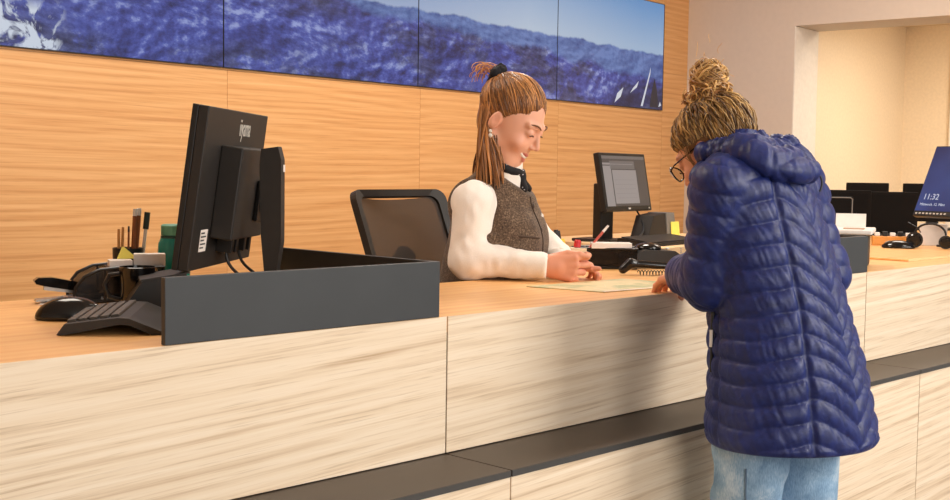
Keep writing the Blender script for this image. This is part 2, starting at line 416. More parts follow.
# ================================================================ sculpting with distance fields
def A3(*a): return np.array(a, float)
def sd_cap(P, a, b, ra, rb):
    a = np.asarray(a, float); b = np.asarray(b, float); ab = b-a; pa = P-a
    h = np.clip((pa@ab)/(ab@ab+1e-12), 0, 1)
    return np.linalg.norm(pa-h[..., None]*ab, axis=-1)-(ra+(rb-ra)*h)
def sd_ell(P, c, r, R=None):
    q = P-np.asarray(c, float)
    if R is not None: q = q@np.asarray(R, float)       # columns of R are the ellipsoid axes
    r = np.asarray(r, float)
    k0 = np.linalg.norm(q/r, axis=-1); k1 = np.linalg.norm(q/(r*r), axis=-1)+1e-9
    return k0*(k0-1)/k1
def smin(a, b, k):
    h = np.clip(.5+.5*(b-a)/k, 0, 1); return b+(a-b)*h-k*h*(1-h)
def smax(a, b, k): return -smin(-a, -b, k)
def surface(fn, lo, hi, h):
    """surface nets of fn(P)=0 on a grid; returns verts, quads"""
    lo = np.asarray(lo, float); hi = np.asarray(hi, float)
    n = np.ceil((hi-lo)/h).astype(int)+1
    ax = [lo[i]+h*np.arange(n[i]) for i in range(3)]
    V = np.empty(n)
    for i in range(0, n[0], 24):
        G = np.stack(np.meshgrid(ax[0][i:i+24], ax[1], ax[2], indexing='ij'), -1)
        V[i:i+24] = fn(G)
    ins = V < 0
    c = np.zeros(tuple(n-1), int)
    for dx in (0, 1):
        for dy in (0, 1):
            for dz in (0, 1): c += ins[dx:n[0]-1+dx, dy:n[1]-1+dy, dz:n[2]-1+dz]
    act = (c > 0) & (c < 8)
    idx = -np.ones(act.shape, int); idx[act] = np.arange(act.sum())
    I, J, K = np.nonzero(act)
    acc = np.zeros((len(I), 3)); cnt = np.zeros(len(I))
    cor = [(a, b, c_) for a in (0, 1) for b in (0, 1) for c_ in (0, 1)]
    for a in cor:
        for ax_ in range(3):
            if a[ax_] == 1: continue
            b = list(a); b[ax_] = 1
            va = V[I+a[0], J+a[1], K+a[2]]; vb = V[I+b[0], J+b[1], K+b[2]]
            m = (va < 0) != (vb < 0); t = np.where(m, va/(va-vb+1e-12), 0)
            p = np.tile(np.array(a, float), (len(I), 1)); p[:, ax_] += t
            acc[m] += p[m]; cnt[m] += 1
    verts = lo+h*(np.stack([I, J, K], 1)+acc/cnt[:, None])
    quads = []
    for ax_ in range(3):
        o1, o2 = [(1, 2), (2, 0), (0, 1)][ax_]
        sl = [slice(1, None)]*3; sl[ax_] = slice(None)
        A = V[tuple(slice(0, -1) if k == ax_ else slice(1, -1) for k in range(3))] < 0
        B = V[tuple(slice(1, None) if k == ax_ else slice(1, -1) for k in range(3))] < 0
        for sgn in (0, 1):
            m = (A & ~B) if sgn == 0 else (~A & B)
            ii = np.stack(np.nonzero(m), 1)
            for k in range(3):
                if k != ax_: ii[:, k] += 1
            d1 = np.zeros(3, int); d1[o1] = 1; d2 = np.zeros(3, int); d2[o2] = 1
            q = [idx[tuple((ii-d1-d2).T)], idx[tuple((ii-d2).T)], idx[tuple(ii.T)], idx[tuple((ii-d1).T)]]
            q = np.stack(q, 1)
            if sgn: q = q[:, ::-1]
            quads.append(q[(q >= 0).all(1)])
    return verts, np.concatenate(quads)
def vnormals(v, q):
    fn = np.cross(v[q[:, 2]]-v[q[:, 0]], v[q[:, 3]]-v[q[:, 1]])
    n = np.zeros_like(v)
    for k in range(4): np.add.at(n, q[:, k], fn)
    return n/(np.linalg.norm(n, axis=1)[:, None]+1e-12)
def relax(v, q, it=2, lam=.5):
    for _ in range(it):
        s_ = np.zeros_like(v); c = np.zeros(len(v))
        for k in range(4):
            np.add.at(s_, q[:, k], v[q[:, (k+1) % 4]]); np.add.at(s_, q[:, k], v[q[:, (k-1) % 4]])
            np.add.at(c, q[:, k], 2)
        v = v+lam*(s_/np.maximum(c, 1)[:, None]-v)
    return v
def np_mesh(name, parts, m, parent, tone=None, origin=(0, 0, 0), smooth=True):
    """parts: list of (verts, faces); joined into ONE mesh"""
    vs, fs, off = [], [], 0
    for v, q in parts:
        vs.append(np.asarray(v)); fs += (np.asarray(q)+off).tolist(); off += len(v)
    V = np.concatenate(vs)-np.asarray(origin, float)
    me = bpy.data.meshes.new(name); me.from_pydata(V.tolist(), [], fs); me.update()
    if tone is not None:
        at = me.color_attributes.new('tone', 'FLOAT_COLOR', 'POINT')
        T = np.concatenate(tone); at.data.foreach_set('color', np.concatenate([T, np.ones((len(T), 1))], 1).ravel())
    return meshobj(name, me, m, parent, smooth)
def L3(r, g, b): return np.array([lin(r), lin(g), lin(b)])
# smooth value noise
_T = rng.rand(32, 32, 32)
def vnoise(P):
    p = np.asarray(P, float); i = np.floor(p).astype(int); f_ = p-i; f_ = f_*f_*(3-2*f_)
    o = 0
    for dx in (0, 1):
        for dy in (0, 1):
            for dz in (0, 1):
                w_ = (f_[..., 0] if dx else 1-f_[..., 0])*(f_[..., 1] if dy else 1-f_[..., 1])*(f_[..., 2] if dz else 1-f_[..., 2])
                o = o+w_*_T[(i[..., 0]+dx) % 32, (i[..., 1]+dy) % 32, (i[..., 2]+dz) % 32]
    return o

def tube_np(pts, r, seg=5):
    """polyline tube -> verts, quads (open ends, tapered to a point at the radii given)"""
    pts = np.asarray(pts, float); n = len(pts); r = np.broadcast_to(np.asarray(r, float), (n,))
    t = np.gradient(pts, axis=0); t /= np.linalg.norm(t, axis=1)[:, None]+1e-12
    up = np.cross(t[0], [0.3, .2, .93]); up /= np.linalg.norm(up)+1e-12
    out = np.empty((n, seg, 3)); an = 2*PI*np.arange(seg)/seg
    for i in range(n):
        up = up-t[i]*(up@t[i]); up /= np.linalg.norm(up)+1e-12; b = np.cross(t[i], up)
        out[i] = pts[i]+r[i]*(np.cos(an)[:, None]*up+np.sin(an)[:, None]*b)
    q = []
    for i in range(n-1):
        for k in range(seg): q.append((i*seg+k, i*seg+(k+1) % seg, (i+1)*seg+(k+1) % seg, (i+1)*seg+k))
    return out.reshape(-1, 3), np.array(q)
def bez(a, b, c, d, n=10):
    t = np.linspace(0, 1, n)[:, None]; a, b, c, d = [np.asarray(x, float) for x in (a, b, c, d)]
    return (1-t)**3*a+3*t*(1-t)**2*b+3*t*t*(1-t)*c+t**3*d

# ---------------------------------------------------------------- head, hand
def head_field(P, smile=False):
    """P in head coordinates: x to the head's right, y forward, z up, origin between the ears"""
    d = sd_ell(P, (0, -.012, .036), (.073, .092, .084))
    d = smin(d, sd_ell(P, (0, .030, -.022), (.060, .064, .080)), .03)
    d = smin(d, sd_ell(P, (0, .058, -.086), (.026, .026, .022)), .03)          # chin
    for s in (-1, 1):
        d = smin(d, sd_cap(P, (s*.055, -.005, -.045), (s*.020, .060, -.088), .017, .014), .022)   # jaw line
        d = smin(d, sd_ell(P, (s*.040, .068, -.026), (.020, .018, .018)), .016)  # cheek
        d = smin(d, sd_cap(P, (s*.012, .088, .030), (s*.046, .074, .030), .008, .007), .012)     # brow
    for s in (-1, 1):
        d = smax(d, -sd_ell(P, (s*.031, .100, .012), (.017, .016, .011)), .010)                # eye socket
        d = smin(d, sd_ell(P, (s*.031, .077, .011), (.0145, .0130, .0125)), .004)              # lids over the eye
    d = smin(d, sd_cap(P, (0, .088, .020), (0, .1075, -.020), .0055, .0085), .009)              # nose
    for s in (-1, 1): d = smin(d, sd_ell(P, (s*.009, .098, -.025), (.0065, .009, .006)), .005)
    my = -.054; 
    for s in (-1, 1):                                                                           # lips, corners drawn back
        cx = .029 if smile else .019
        d = smin(d, sd_cap(P, (0, .0935, my+.002), (s*cx, .076 if smile else .078, my+(.013 if smile else .001)), .0045, .0026), .005)
        d = smin(d, sd_cap(P, (0, .0905, my-(.014 if smile else .009)), (s*cx, .075 if smile else .077, my+(.010 if smile else -.002)), .0052, .0026), .005)
    if smile: d = smax(d, -smin(sd_cap(P, (0, .0975, my-.0055), (.023, .087, my+.006), .0048, .0026), sd_cap(P, (0, .0975, my-.0055), (-.023, .087, my+.006), .0048, .0026), .002), .002)
    for s in (-1, 1):                                                                           # ears
        R = np.array(Matrix.Rotation(s*.35, 3, 'Z') @ Matrix.Rotation(-.15, 3, 'X'))
        e = sd_ell(P, (s*.074, -.008, -.004), (.0075, .0155, .027), R)
        e = smax(e, -sd_ell(P, (s*.082, -.004, .000), (.005, .009, .016), R), .003)
        d = smin(d, e, .004)
    return d
def skin_tone(P, base, lips, smile):
    n = len(P); T = np.tile(base, (n, 1))
    def blend(mask, c): 
        nonlocal T
        T = T*(1-mask[:, None])+np.asarray(c)*mask[:, None]
    red = base*np.array([1.02, .82, .78])
    for s in (-1, 1): blend(.34*np.exp(-((P-A3(s*.044, .070, -.030))**2).sum(1)/.026**2), red)
    blend(.5*np.exp(-((P-A3(0, .112, -.022))**2).sum(1)/.011**2), red)
    for s in (-1, 1): blend(.6*np.exp(-((P-A3(s*.08, 0, 0))**2).sum(1)/.022**2), red)
    cx = .029 if smile else .02
    dl = np.minimum.reduce([sd_cap(P, (0, .0935, -.052), (s*cx, .076, -.041 if smile else -.053), .0048, .0028) for s in (-1, 1)]+[sd_cap(P, (0, .0905, -.068 if smile else -.063), (s*cx, .075, -.044 if smile else -.056), .0055, .0028) for s in (-1, 1)])
    blend(np.clip(1-(dl-.0002)/.0012, 0, 1)*.8, lips)
    return T

def finger(base, d0, bend, L, r, axis):
    """three phalanges from base, starting along d0, each turned by bend about axis"""
    p = [Vector(base)]; d = Vector(d0).normalized(); a = Vector(axis).normalized()
    for i, l in enumerate(L):
        d = Matrix.Rotation(bend[i], 3, a) @ d
        p.append(p[-1]+d*l)
    rr = [r, r*.95, r*.86, r*.74]
    return [(p[i], p[i+1], rr[i], rr[i+1]) for i in range(len(L))]
def hand_caps(wrist, fwd, palm, side, bends, thumb, spread=.10, sc=1.0):
    """wrist point, direction to the knuckles, palm normal (out of the palm), side = direction from little finger to index"""
    w_ = Vector(wrist); f_ = Vector(fwd).normalized(); s_ = Vector(side); s_ = (s_-f_*s_.dot(f_)).normalized(); p_ = Vector(palm).normalized()
    p_ = (p_-f_*p_.dot(f_)-s_*p_.dot(s_)).normalized()
    ax = f_.cross(p_)                                  # rotating about ax curls towards the palm
    groups = [[]]
    Ls = [(.040, .024, .020), (.044, .027, .021), (.040, .025, .020), (.031, .019, .017)]
    off = [.030, .0095, -.0105, -.0285]; fw = [.078, .082, .078, .070]
    for i in range(4):
        k = w_+f_*fw[i]*sc+s_*off[i]*sc
        groups[0].append((w_+s_*off[i]*.55*sc+f_*.012*sc, k, .0155*sc, .0105*sc))
        d0 = (f_+s_*(1.5-i)*spread).normalized()
        groups.append(finger(k, d0, bends[i], [l*sc for l in Ls[i]], (.0088 if i < 3 else .0076)*sc, ax))
    groups[0].append((w_-f_*.02, w_+f_*.03*sc, .023*sc, .020*sc))
    t0 = w_+f_*.022*sc+s_*.022*sc+p_*.006
    groups.append([(t0, t0+Vector(thumb[0])*.040*sc, .0135*sc, .0105*sc),
                   (t0+Vector(thumb[0])*.040*sc, t0+Vector(thumb[0])*.040*sc+Vector(thumb[1])*.030*sc, .0105*sc, .0092*sc),
                   (t0+Vector(thumb[0])*.040*sc+Vector(thumb[1])*.030*sc, t0+Vector(thumb[0])*.040*sc+Vector(thumb[1])*.030*sc+Vector(thumb[2])*.024*sc, .0092*sc, .0072*sc)])
    return groups
def hand_field(P, groups):
    d = None
    for g in groups[:1]:
        for c in g:
            e = sd_cap(P, c[0], c[1], c[2], c[3]); d = e if d is None else smin(d, e, .012)
    for g in groups[1:]:
        dd = None
        for c in g:
            e = sd_cap(P, c[0], c[1], c[2], c[3]); dd = e if dd is None else smin(dd, e, .003)
        d = smin(d, dd, .0035)
    return d
def caps_bounds(groups, pad=.03):
    pts = np.array([list(x) for g in groups for c in g for x in (c[0], c[1])]); return pts.min(0)-pad, pts.max(0)+pad

SKIN = attr_mat('skin', rough=.45, sss=.12, spec=.35, bumpscale=500, bumpstr=.05)
HAIRM = attr_mat('hair', rough=.38, spec=.5)
CLOTHA = attr_mat('cloth_by_tone', rough=.85, sheen=.2, spec=.2, bumpscale=700, bumpstr=.25)

def strands(starts, fn, n, r, cols, seg=4):
    """fn(i) -> polyline; returns parts and tones"""
    parts, tones = [], []
    for i in range(n):
        pts = fn(i)
        rr = r*(.6+.8*random.random())*np.sin(np.linspace(.25, 2.95, len(pts)))**.5
        v, q = tube_np(pts, rr, seg); parts.append((v, q))
        c = cols[0]+(cols[1]-cols[0])*random.random()**1.3
        tones.append(np.tile(c*(.75+.5*random.random()), (len(v), 1)))
    return parts, tones

# ================================================================ the clerk
FC = A3(.46, -.888, 0); RC = A3(-.888, -.46, 0); ZC = A3(0, 0, 1)      # facing, her right, up
def build_clerk():
    root = thing('person', 'smiling woman clerk in a white turtleneck and brown tweed vest, seated behind the counter', 'person', (2.33, 2.40, 0))
    O = A3(2.33, 2.40, 0)
    hip = A3(2.315, 2.33, .74); waist = A3(2.292, 2.235, .95); chest = A3(2.282, 2.170, 1.125); nb = A3(2.278, 2.145, 1.280)
    shr = A3(2.158, 2.130, 1.215); shl = A3(2.395, 2.245, 1.215)
    elr = A3(2.140, 2.125, 1.072); wrr = A3(2.258, 1.972, 1.060)
    ell = A3(2.490, 2.135, 1.062); wrl = A3(2.358, 1.998, 1.057)
    hc = A3(2.276, 2.118, 1.424)
    # head axes: pitched down, turned slightly
    pitch = -.56; yaw = .14
    f0 = FC*math.cos(yaw)+RC*math.sin(yaw); r0 = np.cross(f0, ZC)
    hf = f0*math.cos(pitch)+ZC*math.sin(pitch); hu = -f0*math.sin(pitch)+ZC*math.cos(pitch)
    HR = np.stack([r0, hf, hu], 1)                     # columns: x(right) y(forward) z(up)
    SC = .95
    def th(P): return ((P-hc)@HR)/SC
    tilt = nb-chest; tilt /= np.linalg.norm(tilt)
    TR = np.stack([-RC, np.cross(tilt, -RC), tilt], 1)
    def torso(P, g=0):
        d = sd_ell(P, hip, (.175+g, .135+g, .14+g), np.stack([-RC, FC, ZC], 1))
        d = smin(d, sd_ell(P, waist, (.118+g, .098+g, .16+g), np.stack([-RC, FC, ZC], 1)), .06)
        d = smin(d, sd_ell(P, chest+FC*.0, (.132+g, .100+g, .155+g), TR), .05)
        d = smin(d, sd_ell(P, A3(2.288, 2.170, 1.025), (.112+g, .112+g, .12+g), np.stack([-RC, FC, ZC], 1)), .04)
        for s in (-1, 1): d = smin(d, sd_ell(P, chest+RC*s*.058+FC*.066-ZC*.010, (.052+g, .046+g, .056+g)), .045)
        d = smin(d, sd_cap(P, shr-RC*.03+FC*-.01, shl+RC*.03, .050+g, .050+g), .04)
        d = smin(d, sd_cap(P, nb-ZC*.03, nb+ZC*.01, .058+g, .046+g), .035)
        return d
    lo_n = hc-HR[:, 2]*.07+HR[:, 1]*.012
    def headneck(P):
        d = head_field(th(P), True)*SC
        return smin(d, sd_cap(P, nb-ZC*.02, lo_n, .048, .045), .018)
    base = L3(236, 178, 150); lips = L3(196, 92, 84)
    v1, q1 = surface(headneck, hc-.15, hc+A3(.15, .15, .15), .0028)
    v1 = relax(v1, q1, 1, .4)
    t1 = skin_tone(th(v1), base, lips, True)
    # hands: right hand lies loosely closed on the counter, left under and beside it
    hr_dir = Vector(A3(2.333, 1.893, 1.052)-wrr).normalized()
    sideR = Vector((.45, .42, .25))                    # thumb side towards her own body / left
    gR = hand_caps(wrr, hr_dir+Vector((0, 0, -.02)), (.62, .70, -.30), (-.2, .12, 1), [(.55, .80, .5), (.68, .95, .6), (.80, 1.05, .7), (.92, 1.1, .7)],
                   [Vector((.55, -.60, .25)).normalized(), Vector((.66, -.74, -.05)).normalized(), Vector((.72, -.60, -.25)).normalized()], spread=.05, sc=.93)
    hl_dir = Vector((.62, -.72, -.02)).normalized()
    gL = hand_caps(wrl, hl_dir, (0, 0, -1), (-.72, -.62, 0), [(.8, 1.1, .6), (.85, 1.1, .6), (.9, 1.1, .6), (.9, 1.1, .6)],
                   [Vector((.1, -.95, 0)).normalized(), Vector((.45, -.85, 0)).normalized(), Vector((.6, -.75, 0)).normalized()], spread=.06, sc=.85)
    lo, hi = caps_bounds(gR); v2, q2 = surface(lambda P: hand_field(P, gR), lo, hi, .0022)
    lo, hi = caps_bounds(gL); v3, q3 = surface(lambda P: hand_field(P, gL), lo, hi, .0026)
    knee_r = hip+FC*.20+RC*.09-ZC*.02; knee_l = hip+FC*.20-RC*.09-ZC*.02
    def lower(P):
        d = torso(P, -.01)
        for a, b, c in ((shr, elr, wrr), (shl, ell, wrl)):
            d = smin(d, sd_cap(P, a, b, .042, .036), .03); d = smin(d, sd_cap(P, b, c, .036, .022), .015)
        for s, k in ((1, knee_r), (-1, knee_l)):
            ft = k-FC*.10-ZC*.42
            d = smin(d, sd_cap(P, hip+RC*s*.09-ZC*.02, k, .085, .060), .03)
            d = smin(d, sd_cap(P, k, ft, .058, .036), .02); d = smin(d, sd_cap(P, ft-ZC*.03, ft+FC*.13-ZC*.045, .036, .028), .02)
        return d
    v4, q4 = surface(lower, A3(2.0, 1.85, .15), A3(2.7, 2.7, 1.30), .012)
    body = np_mesh('body', [(v1, q1), (v2, q2), (v3, q3), (v4, q4)], SKIN, root,
                   [t1, np.tile(L3(228, 158, 128), (len(v2), 1)), np.tile(L3(220, 150, 122), (len(v3), 1)), np.tile(base, (len(v4), 1))], O)
    H2W = lambda p: hc+HR@(np.asarray(p, float)*SC)
    # lashes, brows, teeth, earring
    for s in (-1, 1):
        pts = [H2W((s*.031+x, .0915-6.5*x*x*1.2-.0008, .0065-abs(x)*.10+(.0015 if abs(x) < .01 else 0))) for x in np.linspace(-.0135, .0135, 9)]
        np_mesh('eyelash', [tube_np(pts, .0014, 5)], mat('dark_lash', rgb(40, 24, 18), .6), body, origin=O)
        pts = [H2W((s*(.012+.038*t), .0975-.021*t*t-.001, .030+.010*math.sin(t*2.4)-.004*t)) for t in np.linspace(0, 1, 9)]
        np_mesh('eyebrow', [tube_np(pts, [.0010+.0012*math.sin(.3+2.6*t) for t in np.linspace(0, 1, 9)], 6)], mat('brow_hair', rgb(120, 78, 52), .7), body, origin=O)
    pts = [H2W((x, .0895-16*x*x, -.0585+19*x*x)) for x in np.linspace(-.022, .022, 11)]
    np_mesh('teeth', [tube_np(pts, .0044, 6)], mat('tooth_enamel', rgb(245, 238, 228), .2), body, origin=O)
    e = H2W((.079, -.002, -.036))
    er = MB().ell(Vector(e-O), (.0045, .0045, .0045), u=10, v=8).ell(Vector(e-O-A3(0, 0, .011)), (.0055, .0055, .0055), u=10, v=8)
    o = er.build('earring', mat('pearl', rgb(225, 220, 210), .15), root, True)
    # ---- sleeves + turtleneck (one white sweater)
    def sweater(P):
        d = None
        for a, b, c, s in ((shr, elr, wrr, 1), (shl, ell, wrl, -1)):
            e1 = sd_cap(P, a, b, .052, .046 if s > 0 else .038); e2 = sd_cap(P, b, c, .046 if s > 0 else .036, .032 if s > 0 else .028)
            m_ = smin(e1, e2, .03)
            d = m_ if d is None else smin(d, m_, .02)
        d = smin(d, torso(P, .002), .02)
        col = smin(sd_cap(P, nb-ZC*.01+FC*.0, nb+(lo_n-nb)*.62, .056, .0505), sd_cap(P, nb, nb+ZC*.02, .05, .05), .01)
        d = smin(d, col, .012)
        # wrinkles that ring the forearm
        w_ = vnoise(P*A3(60, 60, 34))*.006+vnoise(P*22)*.006-.006
        wr = (wrr-elr)/np.linalg.norm(wrr-elr)
        cut = np.maximum((P-(wrr+wr*.006))@wr, -1); nearr = np.linalg.norm(P-wrr, axis=-1) < .12
        d = np.where(nearr, smax(d+w_, cut, .004), d+w_)
        wl = (wrl-ell)/np.linalg.norm(wrl-ell)
        cut = (P-(wrl-wl*.012))@wl; nl = np.linalg.norm(P-wrl, axis=-1) < .09
        d = np.where(nl, smax(d, cut, .004), d)
        return np.maximum(d, .80-P[..., 2])
    v, q = surface(sweater, A3(2.03, 1.92, .78), A3(2.68, 2.62, 1.42), .0055); v = relax(v, q, 1, .4)
    np_mesh('sweater', [(v, q)], mat('white_knit', rgb(243, 234, 224), .85, noise=.015, nscale=400, bump=.15, sheen=.3), root, origin=O)
    # ---- vest
    def vest(P):
        d = torso(P, .015)
        w_ = vnoise(P*A3(14, 14, 9)+3)*.010-.005
        d = d+w_
        up = (P-(nb+ZC*.024-FC*.012))@(ZC*.80+FC*.60)                # neckline
        d = smax(d, up, .006)
        for s_, sh, el_ in ((1, shr, elr), (-1, shl, ell)):          # armholes
            ao = (P-(sh+RC*s_*-.022))@(RC*s_*.93+FC*.0+ZC*.36)
            d = smax(d, np.where(P[..., 2] > 1.135, ao, -1), .006)
        return np.maximum(d, .80-P[..., 2])
    v, q = surface(vest, A3(2.06, 1.97, .78), A3(2.66, 2.66, 1.36), .005); v = relax(v, q, 1, .4)
    tw = NT('brown_tweed'); n1 = tw.n('ShaderNodeTexNoise', Scale=260.0, Detail=2.0); tw.l(tw.coords(), n1.inputs[0])
    n2 = tw.n('ShaderNodeTexNoise', Scale=30.0, Detail=3.0); tw.l(tw.coords(), n2.inputs[0])
    fa = tw.math('ADD', tw.math('MULTIPLY', n1.outputs[0], .75), tw.math('MULTIPLY', n2.outputs[0], .3))
    tw.l(tw.ramp(fa, [(.36, rgb(58, 44, 35)), (.54, rgb(98, 78, 62)), (.72, rgb(142, 120, 98))]), tw.b.inputs['Base Color'])
    tw.b.inputs['Roughness'].default_value = .95; tw.b.inputs['Sheen Weight'].default_value = .15; tw.bump(n1.outputs[0], .3, .003)
    vo = np_mesh('vest', [(v, q)], tw.m, root, origin=O)
    # project small things on to the vest surface from the front
    def on_vest(p, d=None, fld=vest):
        p = np.array(p, float); d = -FC if d is None else d
        for _ in range(60):
            s_ = float(fld(p[None])[0])
            if s_ < .0005: break
            p = p+d*s_*.8
        return p
    BUTM = mat('brown_button', rgb(70, 52, 40), .3)
    for k in range(5):
        p = on_vest(nb+FC*.35-ZC*(.075+.062*k))
        R_ = frame(-RC, FC)
        b = MB().ell((0, 0, 0), (.0075, .0075, .0028), u=14, v=8)
        b.xf(Matrix.Translation(Vector(p-O)) @ R_.to_4x4()); b.build('button', BUTM, vo, True)
    pts = [on_vest(nb+FC*.35-ZC*z+RC*.010) for z in np.linspace(.05, .40, 24)]
    np_mesh('placket_edge', [tube_np(pts, .0022, 5)], mat('dark_piping', rgb(58, 42, 32), .8), vo, origin=O)
    # breast pocket welt
    pts = [on_vest(nb+FC*.35-ZC*(.155-.006*t)+RC*(.045+.055*t)) for t in np.linspace(0, 1, 8)]
    np_mesh('pocket_welt', [tube_np(pts, .003, 5)], mat('dark_piping', rgb(72, 54, 42), .8), vo, origin=O)
    # name pin
    p = on_vest(nb+FC*.35-ZC*.10-RC*.045)
    b = MB().box((0, 0, 0), (.022, .009, .002), bev=.0006); b.xf(Matrix.Translation(Vector(p-O)) @ frame(-RC-ZC*.3, FC).to_4x4()); b.build('name_pin', WHT, root)
    # dark neckerchief with pale dots
    nm = NT('dotted_black_scarf'); vo_ = nm.n('ShaderNodeTexVoronoi', Scale=70.0); nm.l(nm.coords(), vo_.inputs[0])
    nm.l(nm.ramp(vo_.outputs['Distance'], [(.16, rgb(190, 190, 200)), (.20, rgb(18, 18, 22))]), nm.b.inputs['Base Color']); nm.b.inputs['Roughness'].default_value = .8
    def scarf(P):
        ctr = nb+ZC*.030+FC*.004
        q_ = (P-ctr)@np.stack([-RC, FC*.93-ZC*.37, ZC*.93+FC*.37], 1)
        rr = np.sqrt(q_[..., 0]**2+q_[..., 1]**2)
        ring = np.sqrt((rr-.053)**2+(q_[..., 2]*.75)**2)-.008
        fr = nb+FC*.054+ZC*.000
        knot = sd_ell(P, fr, (.013, .012, .014))
        t1_ = sd_cap(P, fr, fr-ZC*.030+RC*.018+FC*.012, .007, .010); t2_ = sd_cap(P, fr, fr-ZC*.030-RC*.020+FC*.012, .007, .010)
        return smin(smin(ring, knot, .008), np.minimum(t1_, t2_), .006)+vnoise(P*70)*.003-.0015
    v, q = surface(scarf, nb-.13, nb+.13, .004)
    np_mesh('neckerchief', [(v, q)], nm.m, root, origin=O)
    # trousers (below the counter)
    def trou(P):
        d = sd_ell(P, hip-ZC*.01, (.185, .145, .13), np.stack([-RC, FC, ZC], 1))
        for s, k in ((1, knee_r), (-1, knee_l)):
            d = smin(d, sd_cap(P, hip+RC*s*.09-ZC*.02, k, .098, .074), .03); d = smin(d, sd_cap(P, k, k-FC*.10-ZC*.40, .072, .052), .02)
        return d
    v, q = surface(trou, A3(2.0, 1.88, .2), A3(2.7, 2.7, .9), .012)
    np_mesh('trousers', [(v, q)], mat('dark_trousers', rgb(36, 34, 38), .8), root, origin=O)
    # watch on the left wrist
    wl = (wrl-ell)/np.linalg.norm(wrl-ell)
    c = wrl+wl*.004; up = np.cross(wl, A3(0, 0, 1)); up /= np.linalg.norm(up); u2 = np.cross(up, wl)
    ring = [c-O+(up*math.cos(a)+u2*math.sin(a))*.0285 for a in np.linspace(0, 2*PI, 25)]
    o = MB().tube([Vector(p) for p in ring], .0055, 8).build('watch_strap', BLK, root, True)
    # ---- hair: swept back from the forehead to a high ponytail
    tie = H2W((0, -.100, .082))
    def hairbase(P):
        p = th(P)
        d = sd_ell(p, (0, -.014, .038), (.0775, .095, .0875))
        d = smin(d, sd_ell(p, (0, -.030, -.010), (.064, .060, .068)), .01)
        cut = (p-A3(0, .050, .050))@A3(0, .79, -.61)+.0035*np.sin(p[..., 0]*95+1.0)+.003*np.sin(p[..., 0]*210)
        d = smax(d, cut, .012)
        for s_ in (-1, 1): d = smax(d, -sd_ell(p, (s_*.085, .006, -.022), (.026, .028, .034)), .008)
        return d
    v, q = surface(hairbase, hc-.14, hc+A3(.14, .14, .16), .0035)
    pv = th(v)
    gr = vnoise(np.stack([np.arctan2(pv[:, 0], pv[:, 2]-.02)*16, pv[:, 1]*8, pv[:, 2]*0], 1))
    dk, lt = L3(98, 60, 32), L3(206, 142, 82)
    parts = [(v, q)]; tones = [dk+(lt-dk)*np.clip(gr, 0, 1)[:, None]*.7]
    tl = th(tie[None])[0]
    def on_scalp(p, lift=.0):
        c0 = A3(0, -.014, .038); r_ = A3(.0765, .0945, .0870)+lift
        u_ = (p-c0)/r_; return c0+u_/np.linalg.norm(u_)*r_
    on_ = np.linalg.norm((pv-A3(0, -.014, .038))/A3(.0775, .095, .0875), axis=1) > .985
    rim = pv[(pv[:, 2]+.55*(pv[:, 1]+.02) > -.02) & on_]
    lowr = rim[(rim-A3(0, .050, .050))@A3(0, .79, -.61) > -.014]
    def sweep(i):
        src = lowr if (i % 2 and len(lowr)) else rim
        st = on_scalp(src[random.randrange(len(src))]+(A3(0, .006*random.random(), -.007*random.random()) if i % 2 else 0), -.0005); en = on_scalp(tl+A3(random.uniform(-.02, .02), 0.01, random.uniform(-.02, .012)))
        pts = []; ra = random.uniform(.4, 1)
        for t in np.linspace(0, 1, 12):
            p = st*(1-t)+en*t+A3(0, 0, .012*math.sin(PI*t))
            pts.append(H2W(on_scalp(p, -.0005+.0055*math.sin(PI*min(1, t*1.15))*ra)))
        return pts
    a_, b_ = strands(None, sweep, 900, .0016, (dk, lt)); parts += a_; tones += b_
    # ponytail falling behind the ear to the shoulder
    back = -hf
    def tail(i):
        ang = random.uniform(0, 2*PI); rr = random.random()**.5*.024
        o1 = RC*math.cos(ang)*rr+ZC*math.sin(ang)*rr
        st = tie+o1*.3
        e_ = A3(2.226, 2.126, 1.268)+RC*random.uniform(-.020, .022)+FC*random.uniform(-.03, .025)+ZC*random.uniform(-.02, .05)
        m1 = tie-FC*.024+RC*.020+o1*.8+A3(0, 0, -.02); m2 = e_+A3(0, 0, .11)+o1*1.1+RC*.008-FC*.004
        return bez(st, m1, m2, e_, 12)
    a_, b_ = strands(None, tail, 420, .0026, (dk, lt)); parts += a_; tones += b_
    # lower hair hanging behind the ear, worn half up
    def lowhair(i):
        a = random.uniform(-1, 1); s_ = 1 if random.random() < .72 else -1
        st = H2W(on_scalp(A3(s_*(.050+.03*random.random()), -.045-.04*random.random(), .030*random.random())))
        e_ = A3(2.230, 2.122, 1.275)+FC*random.uniform(-.048, .028)+RC*random.uniform(-.02, .03)*s_+ZC*random.uniform(-.035, .03)
        if s_ < 0: e_ = e_-RC*.06-FC*.03
        return bez(st, st-ZC*.06+RC*s_*.012-FC*.01, e_+ZC*.07+RC*s_*.010, e_, 11)
    a_, b_ = strands(None, lowhair, 330, .0024, (dk, lt)); parts += a_; tones += b_
    # strand in front of the ear
    for k in range(0):
        st = H2W((.071+.003*rng.rand(), .022+.016*rng.rand(), .024)); e_ = H2W((.070+.004*rng.randn()*.5, .016+.012*rng.rand(), -.012-.02*rng.rand()))
        v, q = tube_np(bez(st, st-HR[:, 2]*.02+RC*.004, e_+HR[:, 2]*.02+RC*.002, e_), .0014, 4); parts.append((v, q)); tones.append(np.tile(dk, (len(v), 1)))
